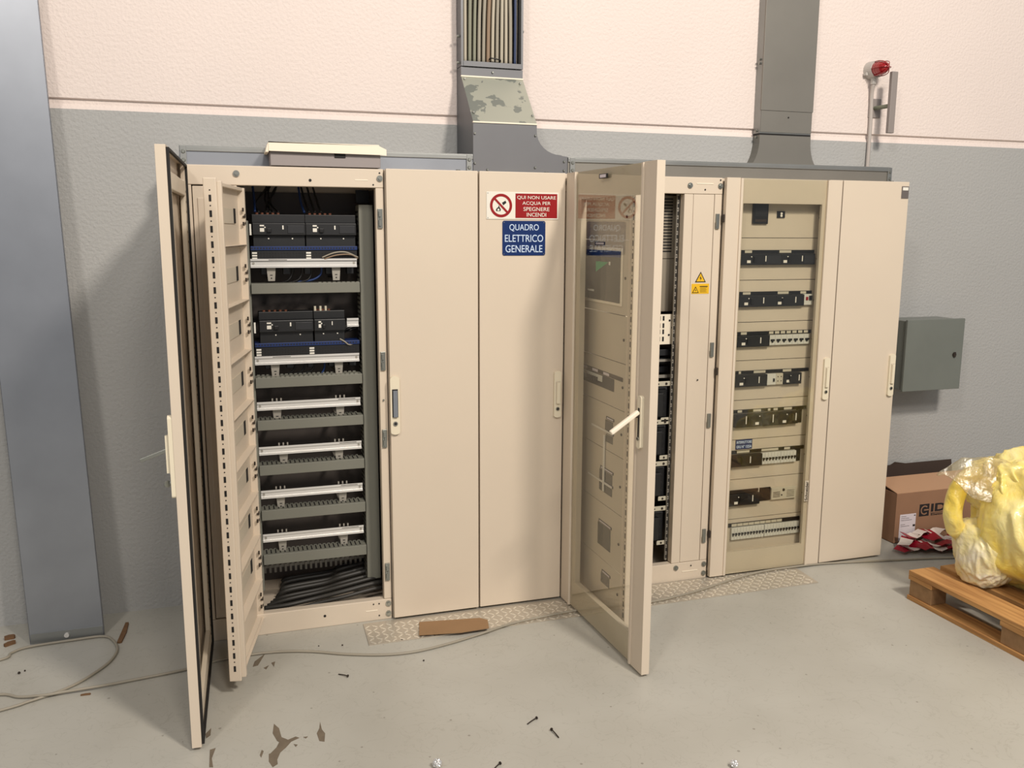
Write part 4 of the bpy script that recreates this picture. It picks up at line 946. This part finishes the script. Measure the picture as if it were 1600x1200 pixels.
# long cable
pxs = [(0, 1110), (45, 1096), (85, 1083), (120, 1068), (150, 1050), (172, 1033), (183, 1016), (178, 1002), (162, 994), (120, 991), (47, 1008), (18, 1020), (0, 1031)]
P = [U(x, y, 2, .007) for x, y in pxs]
for k_, y_ in ((8, .205), (9, .206), (10, .192), (11, .160), (12, .115)): P[k_].y = min(P[k_].y, y_)
lp = P[-1]
left = [Vector((-1.85, .05, .007)), Vector((-1.88, -.12, .007)), Vector((-1.70, -.20, .007))]
p2 = [(0, 1085), (30, 1089), (70, 1086), (100, 1081), (150, 1073), (200, 1064), (295, 1045), (340, 1032), (390, 1023), (440, 1018), (490, 1018), (540, 1022), (600, 1023), (650, 1018), (700, 1006), (740, 994)]
P2 = [U(x, y, 2, .014 if x in (70, 100, 150) else .007) for x, y in p2]
p3 = [(764, 986, .012), (800, 974, .013), (850, 963, .013), (905, 953, .013), (960, 947, .013), (1018, 940, .013), (1060, 931, .013), (1100, 920, .013), (1145, 905, .013), (1190, 893, .013), (1240, 884, .012), (1290, 880, .007), (1380, 876, .007), (1440, 873, .007), (1500, 871, .007), (1600, 868, .007)]
P3 = [U(x, y, 2, z) for x, y, z in p3]
for p in P3:
    if p.x > 1.2: p.y = min(p.y, -.0185+.012)
b = MB(); b.tube([P[0]-Vector((.4, .12, 0))]+P+left+P2+P3, .0055, 8, sub=5)
tag(b.build('floor_cable', M['cable']), 'long thin grey cable snaking along the floor in front of the cabinets and coiling left', 'cable')
# nails
def nail(px0, py0, px1, py1, label):
    a, c = U(px0, py0, 2, .004), U(px1, py1, 2, .004)
    m_ = (a+c)/2; m_.z = .006; d = (a-c).normalized()
    b = MB(); b.tube([c+Vector((0, 0, -.001)), m_, a+Vector((0, 0, .003))], .0022, 6); b.cyl(a+Vector((0, 0, .003)), a+d*.003+Vector((0, 0, .003)), .0055, 10)
    tag(b.build('screw', M['iron']), label, 'screw')
nail(543, 1057, 529, 1053, 'dark screw lying on the floor, left of the others below the tread plate')
nail(838, 1123, 824, 1131, 'dark screw lying on the open floor, pointing down left')
nail(862, 1141, 873, 1152, 'dark bent screw lying on the open floor, right of the straight one')
nail(781, 1194, 772, 1201, 'dark screw at the bottom edge of the picture')
def splinter(px0, py0, px1, py1, w, label, h=.008, mt='wood_dark', name='wood_splinter', cat='wood scrap'):
    a, c = U(px0, py0, 2, 0), U(px1, py1, 2, 0); a.z = c.z = .0005; d = (c-a).normalized(); n_ = Vector((-d.y, d.x, 0))*w
    b = MB(); b.prism([a-n_*.6, a+n_*.5, a+(c-a)*.5+n_, c+n_*.7, c+d*w*.4, c-n_*.8, a+(c-a)*.55-n_*.7], (0, 0, h))
    tag(b.build(name, M[mt]), label, cat)
splinter(199, 975, 187, 1005, .012, 'brown wood splinter on the floor beside the leaning panel')
splinter(126, 1087, 141, 1085, .006, 'tiny wood chip lying just below the coiled cable', .004)
splinter(7, 1000, 22, 997, .014, 'dark wood chip left of the leaning panel, the farther of the pair', .014)
splinter(7, 1011, 23, 1005, .012, 'dark wood chip left of the leaning panel, the nearer of the pair', .012)
def crumb(px, py, r, label):
    p = U(px, py, 2, 0); b = MB(); bmesh.ops.create_icosphere(b.bm, subdivisions=3, radius=r)
    for v in b.bm.verts:
        k = 1+.45*noise.noise(v.co*(2.2/r)); v.co = v.co*k
    mn = min(v.co.z for v in b.bm.verts)
    bmesh.ops.translate(b.bm, verts=b.bm.verts, vec=(p.x, p.y, -mn))
    tag(b.build('crumpled_foil', M['foil']), label, 'foil scrap')
crumb(683, 1199, .014, 'white crumpled scrap on the floor at the bottom edge, left one')
crumb(1147, 1199, .012, 'silver crumpled foil on the floor at the bottom edge, right one')
for px, py, r in [(30, 1053, .006), (39, 1049, .004), (535, 1009, .004), (628, 1001, .004), (662, 1033, .004), (1003, 1010, .004), (498, 1010, .003)]:
    p = U(px, py, 2, 0); b = MB(); bmesh.ops.create_icosphere(b.bm, subdivisions=1, radius=r); bmesh.ops.translate(b.bm, verts=b.bm.verts, vec=(p.x, p.y, r*.8))
    tag(b.build('grit', M['iron']), 'small dark crumb of dirt lying on the painted floor', 'debris', 'crumbs of dirt')

# ---------- cardboard box
t = thing('cardboard_box', (3.16, .28, 0), 'brown printed cardboard box with open flaps on the floor right of the cabinets', 'box')
x0, x1, y0, y1, h = 2.862, 3.50, .15, .42, .29; th = .004
b = MB(); b.box(x0, x1, y0, y0+th, 0, h); b.box(x0, x1, y1-th, y1, 0, h); b.box(x0, x0+th, y0+th, y1-th, 0, h); b.box(x1-th, x1, y0+th, y1-th, 0, h); b.box(x0, x1, y0, y1, 0, .003)
b.build('box_body', M['card'], t)
b = MB(); b.prism([(x0, y0, h), (x1, y0, h), (x1, y0+.19, h+.035), (x0+.004, y0+.19, h+.035)], (0, 0, .004)); f = b.build('flap', mat('cardboard_top', (184, 144, 112), .85), t)  # paler copy of the cardboard, light on the top painted in
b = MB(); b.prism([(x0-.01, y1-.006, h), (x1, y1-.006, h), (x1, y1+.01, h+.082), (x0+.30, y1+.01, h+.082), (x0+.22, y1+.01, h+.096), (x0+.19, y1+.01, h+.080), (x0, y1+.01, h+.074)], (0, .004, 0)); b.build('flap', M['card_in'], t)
b = MB(); b.box(x0+.032, x0+.142, y0-.0008, y0, .012, .166, 0)
b.box(x0+.124, x0+.140, y0-.0014, y0-.0008, .090, .102, 1); b.box(x0+.07, x0+.125, y0-.0014, y0-.0008, .014, .024, 1); b.box(x0+.128, x0+.138, y0-.0014, y0-.0008, .152, .158, 1)
for k in range(3): b.box(x0+.040, x0+.115-.02*k, y0-.0012, y0-.0008, .130+.011*k, .132+.011*k, 1)
for k in range(2): b.box(x0+.040, x0+.10-.03*k, y0-.0012, y0-.0008, .095+.01*k, .097+.01*k, 1)
b.build('shipping_label', [M['paper'], M['ink']], t)
g0, g1, gz0, gz1 = x0+.163, x0+.231, .143, .214
b = MB(); b.box(g0, g1, y0-.0008, y0+.0, gz0, gz1, 0); lo = b.build('logo', [M['ink']], t)
b = MB(); gc, gr = ((g0+g1)/2+.002, (gz0+gz1)/2), .024
for k in range(20):
    a0, a1 = math.radians(45+k*13.5), math.radians(45+(k+1)*13.5)
    b.prism([(gc[0]+r*math.cos(a), y0-.0008, gc[1]+r*math.sin(a)) for r, a in ((gr-.004, a0), (gr+.003, a0), (gr+.003, a1), (gr-.004, a1))], (0, -.0006, 0))
b.box(gc[0]-.004, gc[0]+.029, y0-.0014, y0-.0008, gc[1]-.003, gc[1]+.004); b.build('logo_mark', M['card'], lo)
text('IDC', .048, (x0+.334, y0-.0006, .188), X_, Z_, M['ink'], t, width=.180, bold=.03)
b = MB(); b.box(x0+.242, x0+.43, y0-.0008, y0, .156, .158); b.build('printed_rule', M['ink'], t)
text('Elettronica', .012, (x0+.334, y0-.0006, .148), X_, Z_, M['ink'], t, width=.175, bold=.01)

# ---------- red and white tape
def ribbon(b, pts, w, kk=0):
    P = [Vector(p) for p in pts]; prev = None; acc = 0; m_ = 0
    for i in range(len(P)):
        d = (P[min(i+1, len(P)-1)]-P[max(i-1, 0)]).normalized(); n_ = Vector((-d.y, d.x, 0)).normalized()*w/2
        tw = math.sin(i*.9+kk)*.45; n_.z = w/2*tw*.5
        cur = (b.bm.verts.new(P[i]-n_), b.bm.verts.new(P[i]+n_), b.bm.verts.new(P[i]-n_+Vector((0, 0, .002))), b.bm.verts.new(P[i]+n_+Vector((0, 0, .002))))
        if prev:
            for q in ((prev[0], prev[1], cur[1], cur[0]), (prev[2], cur[2], cur[3], prev[3]), (prev[0], cur[0], cur[2], prev[2]), (prev[1], prev[3], cur[3], cur[1])):
                b.bm.faces.new(q).material_index = (i//3+kk) % 2
        else: b.bm.faces.new((cur[0], cur[2], cur[3], cur[1]))
        prev = cur
    b.bm.faces.new((prev[0], prev[1], prev[3], prev[2]))
rng = random.Random(11); b = MB()
for k in range(15):
    cx, cyy = 2.93+.5*((k*.37) % 1), .02+rng.uniform(-.09, .065); pts = []; a = rng.uniform(-.5, .5); z = .018+.0035*k
    x, y = cx-.16, cyy
    for j in range(13):
        pts.append((x, y, max(.022, z+.012*math.sin(j*1.3+k))))
        a += rng.uniform(-.45, .45); a = max(-.9, min(.9, a)); x += .032*math.cos(a); y += .020*math.sin(a)
        y = max(-.09, min(.10, y))
    ribbon(b, pts, .066, k)
tp = tag(b.build('barrier_tape', [M['red_tape'], M['white_tape']]), 'tangled heap of red and white barrier tape in front of the cardboard box', 'tape')

# ---------- pallet
px0, py0 = 2.385, -.49
t = thing('pallet', (px0+.4, py0-.6, 0), 'light wooden pallet on the floor carrying the yellow plastic bundle', 'pallet')
def brd(name, x0, x1, y0, y1, z0, z1, mt='wood'):
    b = MB(); b.box(x0, x1, y0, y1, z0, z1, 0, .002); o = b.build(name, M[mt], t); return o
M['block'] = mat('pallet_block_wood', (150, 116, 80), .85, var=.15, vscale=30)
for i, (a, w_) in enumerate([(0, .145), (.185, .10), (.3275, .145), (.515, .10), (.655, .145)]):
    brd('deck_board', px0+a, px0+a+w_, py0-1.2, py0, .122, .144)
for yy in (py0-.145, py0-.6725, py0-1.2): brd('cross_board', px0, px0+.8, yy, yy+.145, .100, .1215)
for a, w_ in ((0, .10), (.3275, .145), (.70, .10)):
    brd('bottom_board', px0+a, px0+a+w_, py0-1.2, py0, .0, .0215)
    for yy in (py0-.145, py0-.6725, py0-1.2):
        o = brd('block', px0+a+.008, px0+a+w_-.004, yy+.004, yy+.141, .022, .0995, 'block')

# ---------- yellow plastic bundle
t = thing('plastic_bundle', (2.78, -.95, .144), 'large crumpled bundle wrapped in yellow and clear plastic film on the pallet', 'plastic bundle')
def lump(name, c, rad, mt, seed, amp=.16, sq=.85, sub=6, tilt=0):
    b = MB(); bmesh.ops.create_icosphere(b.bm, subdivisions=sub, radius=1)
    off = Vector((seed*3.1, seed*1.7, seed*.9))
    def ridge(p): return 1-2*abs(noise.noise(p))
    for v in b.bm.verts:
        p = v.co.copy(); q = Vector((math.copysign(abs(p.x)**sq, p.x), math.copysign(abs(p.y)**sq, p.y), math.copysign(abs(p.z)**sq, p.z)))
        w1 = noise.noise(p*1.5+off)
        k = 1+amp*noise.noise(p*1.1+off)+.095*ridge(Vector((p.x*2.6+w1, p.y*2.6, p.z*.8+p.x*tilt))+off*2)+.042*ridge(Vector((p.x*6+w1*2, p.y*6, p.z*2.0))+off)+.010*ridge(p*13+off)
        v.co = Vector((q.x*rad[0], q.y*rad[1], q.z*rad[2]))*k+Vector(c)
    for v in b.bm.verts:
        if v.co.z < .1465: v.co.z = .1465
    for f in b.bm.faces: f.smooth = True
    return b.build(name, M[mt], t)
lump('film_bag', (2.84, -.80, .445), (.28, .27, .31), 'bag', 1)
lump('film_bag', (2.615, -.70, .285), (.115, .14, .145), 'bag_pale', 2)
lump('film_bag', (2.70, -.70, .585), (.15, .17, .125), 'bag', 5, tilt=2)
lump('film_bag', (2.80, -1.15, .36), (.24, .26, .22), 'bag', 3)
lump('film_bag', (2.98, -.72, .62), (.16, .18, .13), 'bag', 4, tilt=2)
b = MB(); b.tube([(2.66, -.64, .655), (2.565, -.63, .635), (2.495, -.63, .575), (2.475, -.63, .48), (2.495, -.64, .385), (2.55, -.66, .31), (2.62, -.68, .26)], .040, 20, sub=14)
for v in b.bm.verts:
    p = v.co.copy(); v.co += Vector((1, .6, .3))*.03*noise.noise(p*8)+Vector((.6, .5, .2))*.012*(1-2*abs(noise.noise(Vector((p.x*40, p.y*40, p.z*12)))))
for f in b.bm.faces: f.smooth = True
b.build('film_loop', M['bag'], t)
def sheet(name, cor, mt, nu=28, nv=18, amp=.03, seed=0, thick=.0012):
    b = MB(); A0, B0, C0, D0 = [Vector(p) for p in cor]; g = []
    for lay in (0, 1):
        G_ = []
        for i in range(nu+1):
            row = []
            for j in range(nv+1):
                u, v = i/nu, j/nv; p = (A0*(1-u)+B0*u)*(1-v)+(D0*(1-u)+C0*u)*v
                q = p*7+Vector((seed, seed, 0)); p = p+Vector((noise.noise(q), noise.noise(q+Vector((9, 0, 0))), noise.noise(q+Vector((0, 9, 0)))))*amp+Vector((0, 0, 1))*amp*.6*noise.noise(p*18)
                p = p+Vector((0, thick*lay, thick*lay)); row.append(b.bm.verts.new(p))
            G_.append(row)
        g.append(G_)
    for lay in (0, 1):
        for i in range(nu):
            for j in range(nv):
                G_ = g[lay]; f = b.bm.faces.new((G_[i][j], G_[i+1][j], G_[i+1][j+1], G_[i][j+1])); f.smooth = True
    for i in range(nu):
        for j in (0, nv): b.bm.faces.new((g[0][i][j], g[0][i+1][j], g[1][i+1][j], g[1][i][j]))
    for j in range(nv):
        for i in (0, nu): b.bm.faces.new((g[0][i][j], g[0][i][j+1], g[1][i][j+1], g[1][i][j]))
    return b.build(name, M[mt], t)
fs = sheet('clear_film', [(2.385, -.62, .655), (2.49, -.64, .735), (2.74, -.82, .73), (2.62, -.90, .46)], 'film', seed=2, amp=.035)
fs['label'] = 'clear plastic film spreading left'
fs = sheet('clear_film', [(2.60, -.80, .60), (2.67, -.86, .60), (2.66, -.87, .36), (2.60, -.80, .36)], 'film', seed=6, amp=.03)
